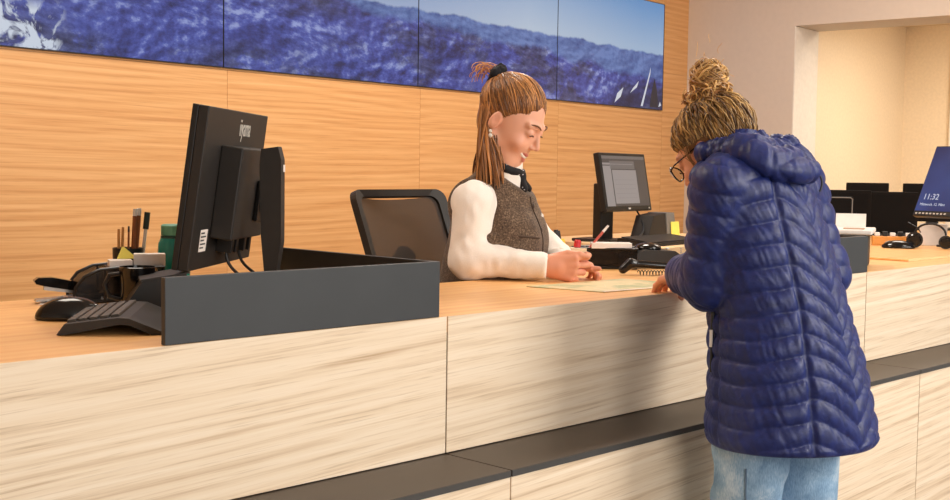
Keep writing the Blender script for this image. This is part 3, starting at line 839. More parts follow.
    # wisps escaping from the scrunchie
    for k in range(26):
        st = tie+rng.randn(3)*.008; e_ = tie-FC*(.035+.04*rng.rand())+ZC*(rng.rand()*.04-.015)+RC*rng.randn()*.02
        v, q = tube_np(bez(st, st+ZC*.03-FC*.01, e_+ZC*.025, e_, 8), .0010, 4); parts.append((v, q)); tones.append(np.tile(lt, (len(v), 1)))
    np_mesh('hair', parts, HAIRM, root, tones, O)
    def scr(P):
        p = (P-tie); ax_ = (ZC*.5-FC*.86); t_ = p@ax_; rr = np.linalg.norm(p-t_[..., None]*ax_, axis=-1)
        return np.sqrt((rr-.020)**2+t_**2)-.014+(vnoise(P*90)-.5)*.012
    v, q = surface(scr, tie-.05, tie+.05, .003)
    np_mesh('scrunchie', [(v, q)], mat('black_velvet', rgb(16, 14, 20), .9), root, origin=O)
    return root
build_clerk()

# ================================================================ the customer
def build_customer():
    O = A3(2.16, 1.24, 0)
    root = thing('person', 'woman with a messy blonde bun in a long navy quilted coat, leaning on the counter', 'person', O)
    X = A3(1, 0, 0); Y = A3(0, 1, 0); Z = A3(0, 0, 1)
    pel = O+A3(0, .0, .88); wai = O+A3(.0, .02, 1.04); che = O+A3(-.005, .075, 1.20); nb = O+A3(-.01, .105, 1.315)
    shl = O+A3(-.138, .070, 1.268); shr = O+A3(.140, .060, 1.268)
    ell = O+A3(-.118, .100, 1.082); wrl = O+A3(.070, .288, 1.070)
    elr = O+A3(.158, .012, 1.088); wrr = O+A3(.17, .22, 1.070)
    hc = O+A3(-.020, .160, 1.342)
    pitch = -.62; yaw = .05
    f0 = A3(-math.sin(yaw), math.cos(yaw), 0); r0 = np.cross(f0, Z)
    hf = f0*math.cos(pitch)+Z*math.sin(pitch); hu = -f0*math.sin(pitch)+Z*math.cos(pitch)
    HR = np.stack([r0, hf, hu], 1)
    SC = .87
    th = lambda P: (P-hc)@HR/SC
    H2W = lambda p: hc+HR@np.asarray(p, float)*SC
    lo_n = hc-HR[:, 2]*.07-HR[:, 1]*.02
    hd = lambda P: smin(head_field(th(P), False)*SC, sd_cap(P, nb-Z*.02, lo_n, .050, .047), .018)
    base = L3(232, 168, 138)
    v1, q1 = surface(hd, hc-.15, hc+.15, .0028); v1 = relax(v1, q1, 1, .4)
    t1 = skin_tone(th(v1), base, L3(190, 90, 82), False)
    gl = hand_caps(wrl+A3(.006, .006, -.006), (.42, .88, -.16), (.05, -.2, -1), (.9, -.35, .05), [(.3, .5, .3), (.32, .55, .35), (.35, .6, .4), (.4, .6, .4)],
                   [Vector((.75, .6, -.1)).normalized(), Vector((.5, .85, -.1)).normalized(), Vector((.3, .95, -.1)).normalized()], spread=.05, sc=.92)
    gr = hand_caps(wrr, (-.1, .97, -.12), (0, 0, -1), (-1, 0, 0), [(.3, .5, .3)]*4,
                   [Vector((-.7, .6, 0)).normalized(), Vector((-.4, .9, 0)).normalized(), Vector((-.2, .97, 0)).normalized()], spread=.05, sc=.92)
    lo, hi = caps_bounds(gl); v2, q2 = surface(lambda P: hand_field(P, gl), lo, hi, .0024)
    lo, hi = caps_bounds(gr); v3, q3 = surface(lambda P: hand_field(P, gr), lo, hi, .0026)
    hips = {-1: O+A3(-.068, .022, .84), 1: O+A3(.074, -.005, .84)}
    kne = {-1: O+A3(-.078, .036, .47), 1: O+A3(.080, -.008, .47)}
    ank = {-1: O+A3(-.090, .010, .085), 1: O+A3(.095, -.045, .085)}
    def low(P):
        d = sd_ell(P, pel, (.132, .098, .12)); d = smin(d, sd_ell(P, wai, (.12, .095, .15)), .05); d = smin(d, sd_ell(P, che, (.14, .10, .15)), .05)
        d = smin(d, sd_cap(P, shl, shr, .05, .05), .04)
        for a, b, c in ((shl, ell, wrl), (shr, elr, wrr)): d = smin(d, sd_cap(P, a, b, .042, .036), .02); d = smin(d, sd_cap(P, b, c, .036, .022), .012)
        for s in (-1, 1):
            d = smin(d, sd_cap(P, hips[s], kne[s], .062, .044), .03); d = smin(d, sd_cap(P, kne[s], ank[s], .044, .034), .02)
            d = smin(d, sd_cap(P, ank[s]-Z*.04, ank[s]+A3(0, .13, -.055), .034, .026), .02)
        return d
    v4, q4 = surface(low, O+A3(-.3, -.25, 0.0), O+A3(.35, .4, 1.36), .012)
    body = np_mesh('body', [(v1, q1), (v2, q2), (v3, q3), (v4, q4)], SKIN, root, [t1, np.tile(base, (len(v2), 1)), np.tile(base, (len(v3), 1)), np.tile(base, (len(v4), 1))], O)
    # jeans, shoes
    def jeans(P):
        d = sd_ell(P, pel, (.146, .112, .13))
        for s in (-1, 1):
            d = np.minimum(smin(d, sd_cap(P, hips[s], kne[s], .083, .060), .02), 9) if s < 0 else smin(d, sd_cap(P, hips[s], kne[s], .080, .060), .008)
            d = smin(d, sd_cap(P, kne[s], ank[s]+Z*.03, .068, .055), .02)
        return d+(vnoise(P*A3(18, 18, 34))-.5)*.010
    v, q = surface(jeans, O+A3(-.25, -.22, .09), O+A3(.28, .2, .98), .007); v = relax(v, q, 1, .4)
    jn = NT('washed_denim'); n1 = jn.n('ShaderNodeTexNoise', Scale=14.0, Detail=4.0); jn.l(jn.coords(), n1.inputs[0])
    n2 = jn.n('ShaderNodeTexNoise', Scale=1.0, Detail=2.0); jn.l(jn.coords(scale=(500, 500, 120)), n2.inputs[0])
    fa = jn.math('ADD', jn.math('MULTIPLY', n1.outputs[0], .8), jn.math('MULTIPLY', n2.outputs[0], .4))
    jn.l(jn.ramp(fa, [(.42, rgb(104, 138, 172)), (.62, rgb(146, 178, 206)), (.8, rgb(196, 214, 228))]), jn.b.inputs['Base Color'])
    jn.b.inputs['Roughness'].default_value = .9; jn.bump(n2.outputs[0], .3, .002)
    jo = np_mesh('jeans', [(v, q)], jn.m, root, origin=O)
    def onf(fld, p, d):
        p = np.array(p, float); d = np.array(d, float); d /= np.linalg.norm(d)
        for _ in range(80):
            s_ = float(fld(p[None])[0])
            if s_ < .0006: break
            p = p+d*s_*.7
        return p
    SEAM = mat('denim_seam', rgb(96, 118, 140), .9)
    for s in (-1, 1):
        pts = [onf(jeans, A3(hips[s][0]-.30, hips[s][1]-.05 if s < 0 else hips[s][1]-.12, z), (1, .1, 0)) for z in np.linspace(.72, .15, 24)]
        if s < 0: np_mesh('side_seam', [tube_np(pts, .0022, 5)], SEAM, jo, origin=O)
    for s in (-1, 1):
        v, q = surface(lambda P: np.maximum(sd_cap(P, ank[s]-Z*.035-Y*.02, ank[s]+A3(0, .14, -.050), .045, .038), .004-P[..., 2]), ank[s]-A3(.08, .1, .1), ank[s]+A3(.08, .24, .06), .007)
        np_mesh('shoe', [(v, q)], mat('white_shoe', rgb(215, 212, 208), .6), root, origin=O)
    # ---- coat
    def sleeve_fields(P):
        out = []
        for a, b, c, r in ((shl, ell, wrl, .056), (shr, elr, wrr, .056)):
            e1 = sd_cap(P, a, b, r, .051); e2 = sd_cap(P, b, c, .051, .043)
            out.append(smin(e1, e2, .035))
        return out
    def skirt(P):
        # elliptical column from hem to chest
        z = P[..., 2]
        zs = np.array([.68, .74, .90, 1.04, 1.18, 1.28, 1.36])
        cx = np.interp(z, zs, np.array([.022, .020, .008, .002, -.005, -.008, -.01]))+O[0]
        cyy = np.interp(z, zs, np.array([-.020, -.015, -.005, .020, .062, .085, .11]))+O[1]
        rx = np.interp(z, zs, np.array([.205, .200, .172, .150, .155, .140, .09]))
        ry = np.interp(z, zs, np.array([.164, .160, .144, .126, .122, .105, .07]))
        dx, dy = P[..., 0]-cx, P[..., 1]-cyy
        k = np.sqrt((dx/rx)**2+(dy/ry)**2)+1e-9
        d = (k-1)*np.minimum(rx, ry)
        d = smax(d, z-1.325, .05)
        return d
    def body_coat(P):
        d = skirt(P)
        d = smin(d, sd_cap(P, shl+X*.03, shr-X*.03, .056, .056), .05)
        # collar stands round the neck
        d = smin(d, sd_cap(P, nb-Z*.02-Y*.01, nb+Z*.015+Y*.010, .078, .068), .03)
        return d
    hoodc = O+A3(-.018, .010, 1.316)
    def hood(P):
        # hood lying on the upper back: a deep fold of cloth round the neck
        d = sd_ell(P, hoodc+A3(0, .01, .008), (.104, .078, .030), np.array(Matrix.Rotation(.42, 3, 'X')))
        for s in (-1, 1):
            d = smin(d, sd_cap(P, hoodc+A3(s*.068, .03, .022), hoodc+A3(s*.066, .130, .022), .030, .020), .03)
        d = smax(d, -sd_ell(P, nb+A3(0, .020, .07), (.060, .078, .085)), .012)
        return d
    ua, ub = (ell-shl)/np.linalg.norm(ell-shl), (wrl-ell)/np.linalg.norm(wrl-ell)
    ur, us = (elr-shr)/np.linalg.norm(elr-shr), (wrr-elr)/np.linalg.norm(wrr-elr)
    def coat(P):
        b_ = body_coat(P); sl, sr = sleeve_fields(P)
        d = smin(b_, sl, .018); d = smin(d, sr, .018)
        z0 = .752+(P[..., 0]-O[0])*-.02-(P[..., 1]-O[1])*.02
        d = smax(d, z0-P[..., 2], .008)
        for wr, uu in ((wrl, ub), (wrr, us)):
            nr = np.linalg.norm(P-wr, axis=-1) < .09
            d = np.where(nr, smax(d, (P-(wr+uu*.012))@uu, .006), d)
        return d
    v, q = surface(coat, O+A3(-.30, -.26, .68), O+A3(.28, .42, 1.38), .0036)
    v = relax(v, q, 2, .5)
    n = vnormals(v, q)
    def puff(w_, p):                                      # rounded tubes between stitched rows
        t = w_/p; t = t-np.floor(t); return np.abs(np.sin(PI*t))**.5
    b_ = body_coat(v); sl, sr = sleeve_fields(v)
    # body rows
    zz = v[:, 2]; back = v[:, 1]-(O[1]+.0)
    dx = v[:, 0]-O[0]
    ang = np.arctan2(dx, -(v[:, 1]-np.interp(zz, [.68, 1.04, 1.28], [O[1]-.02, O[1]+.02, O[1]+.085])))      # 0 at the centre of the back
    xb = np.clip(np.abs(ang), 0, .72)
    wob = (vnoise(v*A3(9, 9, 9))-.5)*.012+(vnoise(v*28)-.5)*.005
    xq = xb/.72
    wb = zz-.060*(1-(1-xq)**1.5)+wob
    outside = np.abs(ang) > .72
    wb = np.where(outside, zz-.060+.020*np.sin((np.abs(ang)-.72)*1.6)+wob, wb)
    stitch = np.abs((wb/.0425) % 1-.5)
    hb = puff(wb, .0425)*.0082
    seamd = np.exp(-((np.abs(ang)-.72)/.045)**2)+.35*np.exp(-(ang/.035)**2)+.9*np.exp(-((np.abs(ang)-1.9)/.04)**2)
    hb = hb*(1-.75*np.clip(seamd, 0, 1))-.002*np.clip(seamd, 0, 1)
    # sleeves rows
    def arm_h(P, a, b, c, u1, u2):
        L1 = np.linalg.norm(b-a); t1_ = (P-a)@u1; t2_ = (P-b)@u2
        d1 = sd_cap(P, a, b, .056, .051); d2 = sd_cap(P, b, c, .051, .043)
        wgt = np.clip(.5+(d1-d2)/.05, 0, 1)
        return puff(t1_+(vnoise(P*16)-.5)*.012, .046)*.0072*(1-wgt)+puff(t2_+.02+(vnoise(P*20)-.5)*.010, .042)*.0066*wgt
    hl = arm_h(v, shl, ell, wrl, ua, ub); hr_ = arm_h(v, shr, elr, wrr, ur, us)
    m1 = np.clip(.5+(b_-sl)/.010, 0, 1); m2 = np.clip(.5+(b_-sr)/.010, 0, 1)
    jn1 = np.exp(-((b_-sl)/.010)**2); jn2 = np.exp(-((b_-sr)/.010)**2)
    h_ = hb*(1-m1)*(1-m2)+hl*m1*(1-m2)+hr_*m2
    h_ = h_*(1-.7*jn1)*(1-.7*jn2)
    # gathered wrinkles running across the rows
    an2 = ang*14
    wr_ = vnoise(np.stack([an2*1.9+wb*60+vnoise(v*18)*2.5, wb*24, an2*.4], 1))-.5
    wr2 = vnoise(v*A3(55, 55, 30))-.5
    h_ = h_+(wr_*.0030+wr2*.0022)*(.35+.65*np.clip(h_/.006, 0, 1))
    hem = np.clip((zz-.758)/.012, 0, 1); h_ = h_*hem
    v = v+n*h_[:, None]
    ct = NT('navy_quilted_nylon')
    nz = ct.n('ShaderNodeTexNoise', Scale=55.0, Detail=4.0, Distortion=.6); ct.l(ct.coords(), nz.inputs[0])
    nf = ct.n('ShaderNodeTexNoise', Scale=900.0, Detail=1.0); ct.l(ct.coords(), nf.inputs[0])
    ct.l(ct.ramp(nz.outputs[0], [(.3, rgb(18, 29, 82)), (.7, rgb(27, 43, 110))]), ct.b.inputs['Base Color'])
    ct.b.inputs['Roughness'].default_value = .48; ct.b.inputs['Sheen Weight'].default_value = .18; ct.b.inputs['Sheen Roughness'].default_value = .4
    ct.b.inputs['Sheen Tint'].default_value = rgb(130, 150, 230)
    ct.b.inputs['Specular IOR Level'].default_value = .5
    ct.bump(nz.outputs[0], .35, .004)
    COAT = ct.m
    co = np_mesh('coat', [(v, q)], COAT, root, origin=O)
    # hood, its own padded piece
    v, q = surface(hood, O+A3(-.19, -.17, 1.22), O+A3(.19, .28, 1.46), .0042); v = relax(v, q, 2, .5); n = vnormals(v, q)
    ax_ = np.arctan2(v[:, 0]-O[0], -(v[:, 1]-(O[1]+.08)))
    rr = np.linalg.norm((v-(nb+A3(0, 0, .02)))[:, :2], axis=1)
    h_ = puff(rr+.018*np.cos(ax_*2)+(vnoise(v*14)-.5)*.02, .038)*.007+(vnoise(np.stack([ax_*14, rr*20, rr*0], 1))-.5)*.008+(vnoise(v*60)-.5)*.003
    v = v+n*h_[:, None]
    np_mesh('hood', [(v, q)], COAT, co, origin=O)
    # cuff logo mark: small white embroidered lettering on the left cuff
    side = A3(-.72, -.55, .42); side = side-ub*(side@ub); side /= np.linalg.norm(side)
    p = onf(lambda P: sleeve_fields(P)[0]-.008, wrl-ub*.012+side*.2, -side)
    b = MB()
    for k in range(5): b.box((0.0+(k-2)*.0042, 0, 0), (.0022 if k % 2 else .003, .0055 if k % 2 == 0 else .0045, .001))
    b.xf(Matrix.Translation(Vector(p-O)) @ frame(A3(0, 0, 1)*.9+ub*.2, side).to_4x4()); b.build('cuff_mark', WHT, co)
    # pocket zip on the left front with a white puller
    pts = [onf(body_coat, O+A3(-.40, .080+.0*z, z), (1, 0, 0))-A3(.008, 0, 0) for z in np.linspace(.90, 1.02, 8)]
    np_mesh('pocket_zip', [tube_np(pts, .0035, 6)], BLK, co, origin=O)
    p = pts[5]-A3(.003, 0, 0)
    b = MB().box(Vector(p-O)-Vector((.001, 0, .018)), (.003, .006, .034)); b.build('zip_puller', WHT, co)
    # drawcord at the hood
    pts = bez(A3(2.200, 1.215, 1.306), A3(2.214, 1.198, 1.298), A3(2.218, 1.194, 1.282), A3(2.208, 1.198, 1.262), 9)
    np_mesh('drawcord', [tube_np(pts, .0022, 5)], BLK, co, origin=O)
    # ---- glasses
    gm = mat('dark_glasses_frame', rgb(34, 24, 22), .25)
    b = MB()
    for s in (-1, 1):
        c = A3(s*.033, .108, .006)
        ring = [Vector(H2W(c+A3(math.cos(a)*.024, -.006*abs(math.cos(a))*1, math.sin(a)*.020))-O) for a in np.linspace(0, 2*PI, 25)]
        b.tube(ring, .0017, 6)
        b.tube([Vector(H2W(x)-O) for x in ((s*.057, .104, .012), (s*.071, .080, .013), (s*.078, .010, .012), (s*.079, -.018, .000))], .0016, 6)
    b.tube([Vector(H2W(x)-O) for x in ((-.010, .108, .010), (0, .114, .013), (.010, .108, .010))], .0015, 6)
    go = b.build('glasses', gm, root, True)
    lm = NT('spectacle_lens'); lm.b.inputs['Transmission Weight'].default_value = 1; lm.b.inputs['Roughness'].default_value = .02; lm.b.inputs['IOR'].default_value = 1.05
    for s in (-1, 1):
        b = MB(); b.ell((0, 0, 0), (.0225, .0008, .0185), u=20, v=12)
        b.xf(Matrix.Translation(Vector(H2W((s*.033, .106, .006))-O)) @ Matrix([list(r) for r in HR]).to_4x4()); b.build('lens', lm.m, go, True)
    # ---- hair
    bun = H2W((0, -.078, .158))
    dk, lt, md = L3(84, 56, 34), L3(226, 178, 108), L3(150, 104, 62)
    def base_h(P):
        p = th(P)
        d = sd_ell(p, (0, -.016, .037), (.080, .098, .088))
        d = smax(d, (p-A3(0, .062, .050))@A3(0, .88, -.47), .012)
        for s_ in (-1, 1): d = smax(d, -sd_ell(p, (s_*.092, .006, -.014), (.030, .040, .040)), .008)
        d = smin(d, sd_ell(P, H2W(A3(0, -.060, .112)), (.032, .032, .034)), .02)
        return d
    v, q = surface(base_h, hc-.14, hc+A3(.14, .14, .18), .0035); pv = th(v)
    g_ = vnoise(np.stack([np.arctan2(pv[:, 0], pv[:, 1]+.02)*14, pv[:, 2]*10, pv[:, 2]*0], 1))
    parts = [(v, q)]; tones = [dk+(md-dk)*g_[:, None]]
    c0 = A3(0, -.016, .037); r_ = A3(.080, .098, .088)
    def osc(p, lift=0):
        u_ = (p-c0)/(r_+lift); return c0+u_/np.linalg.norm(u_)*(r_+lift)
    top = A3(0, -.055, .115)
    def sw(i):
        a = random.uniform(-PI, PI)
        zlow = float(np.interp(abs(a), [0, .87, 1.3, 1.75, 2.1, PI], [.060, .038, .024, .020, -.035, -.080]))
        st = osc(A3(math.sin(a)*.085, math.cos(a)*.10-.01, zlow), .001); en = osc(top+A3(random.uniform(-.03, .03), random.uniform(-.03, .03), 0), .001)
        ph = random.uniform(0, 6); am = random.uniform(.002, .010)*(1 if i % 3 else 1.6)
        pts = []
        for t in np.linspace(0, 1, 14):
            p = st*(1-t)+en*t; p = osc(p+A3(0, 0, .01*math.sin(PI*t)), .002+.005*math.sin(PI*t)*random.uniform(.5, 1)*.8)
            pts.append(H2W(p+A3(math.sin(ph+t*11)*am, math.cos(ph+t*10)*am, 0)*math.sin(PI*t)**.5))
        return pts
    def strset(fn, n, r, ca, cb_):
        a_, b2 = strands(None, fn, n, r, (ca, cb_)); return a_, b2
    a_, b2 = strset(sw, 900, .0016, dk*1.1, lt*.9); parts += a_; tones += b2
    # the bun: a knot of looping curls
    bx_ = np.cross(hu, A3(1, 0, 0)); bx_ /= np.linalg.norm(bx_)
    def loop(i):
        R0 = random.uniform(.012, .038); cz = random.uniform(-.030, .030)*math.sqrt(max(.05, 1-(R0/.042)**2))
        a0 = random.uniform(0, 2*PI); ar = random.uniform(1.5, 4.8); tilt_ = Matrix.Rotation(random.uniform(-.9, .9), 3, Vector((math.cos(a0*3), math.sin(a0*3), 0)))
        pts = []
        for t in np.linspace(0, 1, 13):
            a = a0+ar*t; p = Vector((math.cos(a)*R0, math.sin(a)*R0, cz+.010*math.sin(t*7+a0))); p = tilt_ @ p
            pts.append(bun+A3(p.x, p.y, p.z*1.05))
        return pts
    a_, b2 = strset(loop, 420, .0027, md*.7, lt*1.05); parts += a_; tones += b2
    # loose curls where the bun is tied and at the back of the crown
    def curl(i):
        a = random.uniform(0, 2*PI); rr = random.uniform(.018, .055)
        c_ = H2W(osc(A3(math.cos(a)*rr, -.055+math.sin(a)*rr, .125), random.uniform(.004, .022)))
        a0 = random.uniform(0, 6); R0 = random.uniform(.007, .017); nn = rng.randn(3); nn /= np.linalg.norm(nn)
        e1 = np.cross(nn, [.3, .5, .8]); e1 /= np.linalg.norm(e1); e2 = np.cross(nn, e1)
        return [c_+(e1*math.cos(a0+t*4)+e2*math.sin(a0+t*4))*R0+nn*t*.015 for t in np.linspace(0, 1, 10)]
    a_, b2 = strset(curl, 200, .0022, md, lt*1.15); parts += a_; tones += b2
    for k in range(70):                                   # flyaways
        st = H2W(osc(rng.randn(3)*A3(.06, .07, .03)+A3(0, -.03, .10), .003)) if k % 2 else bun+rng.randn(3)*.026
        dd = rng.randn(3)*.5+A3(0, -.2, .8); dd /= np.linalg.norm(dd)
        e_ = st+dd*(.016+.018*rng.rand()); v, q = tube_np(bez(st, st+dd*.012+rng.randn(3)*.006, e_+rng.randn(3)*.006, e_, 7), .0006, 3)
        parts.append((v, q)); tones.append(np.tile(lt, (len(v), 1)))
    for k in range(9):                                    # wisps before the ear
        st = H2W((-.076, .020+.03*rng.rand(), .030)); e_ = H2W((-.074+.003*rng.randn(), .022+.02*rng.rand(), -.020-.03*rng.rand()))
        v, q = tube_np(bez(st, st-HR[:, 2]*.02-X*.008, e_+HR[:, 2]*.02-X*.006, e_, 9), .0007, 4); parts.append((v, q)); tones.append(np.tile(md, (len(v), 1)))
    np_mesh('hair', parts, HAIRM, root, tones, O)
    pts = [H2W(osc(A3(-.0835, -.002, -.010)))]
    return root
build_customer()

# ================================================================ things on the counter
TOP = CH+.0005
def fmat(c, a, n, u):
    a, n, u = [Vector(x).normalized() for x in (a, n, u)]
    Mx = Matrix((a, n, u)).transposed().to_4x4(); Mx.translation = Vector(c); return Mx
def place(o, Mx, root):
    """bake a local frame given in world space into the mesh of a child of root"""
    inv = Matrix.Translation(-root.location)
    o.data.transform(inv @ Mx); return o
def kpart(mb, name, m, root, Mx, smooth=False, parent=None):
    o = mb.build(name, m, parent or root, smooth); o.data.transform(Matrix.Translation(-Vector(root.location)) @ Mx); return o
def txt(name, s_, size, m, root, Mx, parent, align='LEFT'):
    return text_mesh(name, s_, size, m, parent, Matrix.Translation(-Vector(root.location)) @ Mx, .0003, align)
RX = Matrix.Rotation(PI/2, 4, 'X')                 # text plane xy -> xz facing -y

# --- monitor in the left foreground, seen from behind
def big_monitor():
    a = Vector((.777, .63, 0)).normalized(); nh = Vector((.63, -.777, 0)).normalized()
    tl = .136; u = (Vector((0, 0, 1))*math.cos(tl)+nh*math.sin(tl)); n = -u.cross(a)
    n = a.cross(u); n = n if n.dot(nh) > 0 else -n
    c = Vector((1.364, 2.04, 1.253)); y = -n                      # local y points to the screen side
    Mx = fmat(c, a, y, u)
    root = thing('computer_monitor', 'large black monitor seen from behind inside the grey divider, left foreground', 'monitor', (1.40, 1.90, TOP))
    W, H = .40, .309
    kpart(MB().bx(-W/2, W/2, -.008, .012, -H/2, H/2, bev=.002), 'housing', BLKM, root, Mx)
    kpart(MB().bx(-W/2-.0005, W/2+.0005, .012, .024, -H/2-.0005, H/2+.0005, bev=.0015), 'bezel', BLK, root, Mx)
    kpart(MB().bx(-W/2+.014, W/2-.014, .0242, .0246, -H/2+.018, H/2-.014), 'screen', BLKG, root, Mx)
    rb = kpart(MB().bx(-.100, .110, -.052, -.008, -.095, .085, bev=.003), 'rear_box', BLKM, root, Mx)
    kpart(MB().bx(.03, .085, -.0535, -.052, .030, .058, bev=.0004), 'sticker', mat('amber_sticker', rgb(196, 150, 100), .5), root, Mx @ Matrix.Translation((.02, 0, .005)), parent=rb)
    for x in (-.05, -.02, .035, .07):
        kpart(MB().bx(x, x+.014, -.040, -.008, -.125, -.095, bev=.001), 'port_block', BLK, root, Mx)
    kpart(MB().bx(.025, .105, -.062, -.053, -.060, .022, bev=.002), 'mount_plate', BLK, root, Mx)
    kpart(MB().tube([(.065, -.062, -.02), (.075, -.095, -.022)], .022, 16), 'pivot', BLK, root, Mx, True)
    T = Mx @ Matrix.Translation((.005, -.0083, .106)) @ RX @ Matrix.Diagonal((1, 1.7, 1, 1))
    txt('brand_lettering', 'iiyama', .030, mat('pale_print', rgb(205, 200, 190), .5), root, T, root)
    kpart(MB().bx(-.155, -.115, -.0087, -.008, -.120, -.078), 'rating_label', PAPER, root, Mx)
    lb = MB()
    for k in range(5): lb.bx(-.152, -.152+(.03 if k % 2 else .02), -.0091, -.0088, -.114+k*.007, -.111+k*.007)
    kpart(lb, 'label_print', BLK, root, Mx)
    # stand: upright slab, foot
    cx = Vector((1.372, 1.920, 0)); s_ = Matrix(((a.x, -nh.x, 0, 0), (a.y, -nh.y, 0, 0), (0, 0, 1, 0), (0, 0, 0, 1)))
    Ms = Matrix.Translation(cx) @ s_
    prof = [(-.022, 1.335), (.020, 1.330), (.024, 1.30), (.020, 1.16), (.012, 1.09), (.010, 1.04), (-.014, 1.04), (-.020, 1.10), (-.030, 1.15), (-.030, 1.31)]
    kpart(MB().prism([(y_*.8-.003, z) for y_, z in prof], 'x', .012, .040), 'upright', BLKM, root, Ms)
    kpart(MB().bx(.0401, .0406, -.012, .006, 1.292, 1.312), 'white_sticker', WHT, root, Ms)
    kpart(MB().bx(.026, .0385, -.0284, -.0274, 1.286, 1.300), 'white_sticker', WHT, root, Ms)
    kpart(MB().bx(-.065, .135, -.09, .075, 1.0205, 1.032, bev=.004), 'foot', BLK, root, Ms)
    kpart(MB().bx(.018, .057, -.018, .014, 1.030, 1.050), 'neck', BLK, root, Ms)
    for x0, dx in ((-.045, .03), (.04, .035)):
        p0 = Mx @ Vector((x0, -.028, -.12)); p1 = p0+Vector((0, 0, -.05)); p3 = p0+a*dx*2.2+nh*.04+Vector((0, 0, -.095)); p2 = p3+Vector((0, 0, .05))-a*.05
        pts = bez(p0, p1, p2, p3, 14)
        kpart(MB().tube([Vector(p) for p in pts], .0032, 8), 'cable', BLK, root, Matrix.Identity(4), True)
big_monitor()

# --- keyboard lying in front of it
def keyboard(name, loc, rz, W, D, prof, label, rows=5, colsn=13, key_parts=True, group=None):
    r = thing(name, label, 'keyboard', loc, rz, group)
    MB().prism(prof, 'x', 0, W).build('case', BLK, r)
    return r
kb = thing('keyboard', 'black keyboard with a raised back edge, end-on at the left end of the grey divider', 'keyboard', (.886, 1.806, TOP), math.atan2(.8, .6))
kb.scale = (1, 1, 1)
# local x = long axis (away from camera), local -y = towards its raised back edge
D2 = [(0, .001), (-.012, .018), (-.095, .028), (-.112, .027), (-.168, .004), (-.166, .0), (-.148, .0), (-.112, .016), (-.096, .017), (-.030, .004), (-.006, .0)]
MB().prism(D2, 'x', 0, .25).build('case', BLKM, kb)
kk = MB().bx(-.0075, .0075, -.007, .007, 0, .006, bev=.0018).build('key', mat('dark_grey_keycap', rgb(70, 60, 52), .5, noise=.06), kb)
first = True
for i in range(13):
    for j in range(5):
        o = kk if first else kk.copy()
        if not first: COL.objects.link(o); o.parent = kb
        first = False
        o.location = (.030+.0166*i, -.0200-.0170*j, .0177+(.0170*j)*.1205); o.rotation_euler = (-.12, 0, 0)

# --- mouse
ms = thing('computer_mouse', 'glossy black computer mouse on the worktop at the far left', 'mouse', (1.003, 1.990, TOP), math.atan2(-.48, .88))
v, q = surface(lambda P: smax(sd_ell(P, (0, 0, .002), (.060, .034, .038)), -P[..., 2]+.0005, .003), A3(-.07, -.05, -.005), A3(.07, .05, .05), .0028)
np_mesh('shell', [(v, q)], BLKG, ms)
MB().tube([(-.045, 0, .0245), (-.030, 0, .034), (-.012, 0, .0395)], .0022, 6).build('scroll_wheel', GREY, ms, True)
# --- stapler + slips of paper
st = thing('stapler', 'black stapler lying open on slips of paper near the counter back edge', 'stapler', (1.128, 2.250, TOP+.0035), math.atan2(-.30, .95))
MB().prism([(-.062, .0), (.062, .0), (.064, .010), (.050, .012), (-.060, .004)], 'y', -.014, .014).build('base', METAL, st)
MB().prism([(-.060, .034), (-.045, .030), (.055, .012), (.062, .018), (.05, .030), (-.030, .047), (-.056, .047), (-.064, .041)], 'y', -.012, .012).build('arm', BLKG, st)
MB().prism([(-.045, .022), (-.045, .031), (.050, .014), (.050, .008)], 'y', -.007, .007).build('magazine', METAL, st)
for k, (x, y, rr) in enumerate(((1.12, 2.235, -.5), (1.175, 2.262, -.2))):
    o = MB().bx(-.05, .05, -.035, .035, 0, .0012).build('paper_slip', PAPER, None); o.location = (x, y, TOP+.0014*k+.0001); o.rotation_euler = (0, 0, rr)
    tag(o, ['white paper slip under the front of the stapler', 'white paper slip under the stapler beside the mesh organizer'][k], 'paper', 'paper slips by the stapler')
# --- mesh desk organizer (left)
mm = NT('black_wire_mesh'); bt = mm.n('ShaderNodeTexChecker', Scale=420.0); mm.l(mm.coords(), bt.inputs[0])
mm.b.inputs['Base Color'].default_value = rgb(30, 26, 24); mm.b.inputs['Roughness'].default_value = .4; mm.b.inputs['Metallic'].default_value = .5
mm.l(mm.math('ADD', mm.math('MULTIPLY', bt.outputs['Fac'], .42), .42), mm.b.inputs['Alpha'])
MESHM = mm.m
WIRE = mat('black_coated_wire', rgb(20, 18, 18), .35)
def organizer(label, loc, rz, W, D, H, group='mesh desk organizers'):
    r = thing('desk_organizer', label, 'organizer', loc, rz, group)
    arc = [(0, .004), (.004, H*.45), (.02, H*.75), (.05, H*.95), (.085, H), (W, H)]
    for y in (0, D):
        MB().tube([(x, y, z) for x, z in arc]+[(W, y, .004), (0, y, .004)], .0032, 8).build('wire_frame', WIRE, r, True)
        MB().prism([(x, z) for x, z in arc]+[(W, .004)], 'y', y-.0006, y+.0006).build('mesh_side', MESHM, r)
    MB().bx(.0, W, 0, D, .0005, .002).build('mesh_floor', MESHM, r)
    MB().bx(.07, W, 0, D, H*.97, H*.97+.0015).build('mesh_shelf', MESHM, r)
    for y in (0, D):
        MB().tube([(.06, y, .004), (.06, y, H*.95)], .0026, 6).build('upright_wire', WIRE, r)
    MB().tube([(0, 0, .004), (0, D, .004)], .003, 8).build('cross_wire', WIRE, r)
    MB().tube([(.085, 0, H), (.085, D, H)], .003, 8).build('cross_wire', WIRE, r)
    MB().tube([(W, 0, H), (W, D, H)], .003, 8).build('cross_wire', WIRE, r)
    return r
organizer('black mesh desk organizer with a curved side, left of the big monitor', (1.118, 2.205, TOP), math.atan2(-.36, .93), .175, .12, .070)
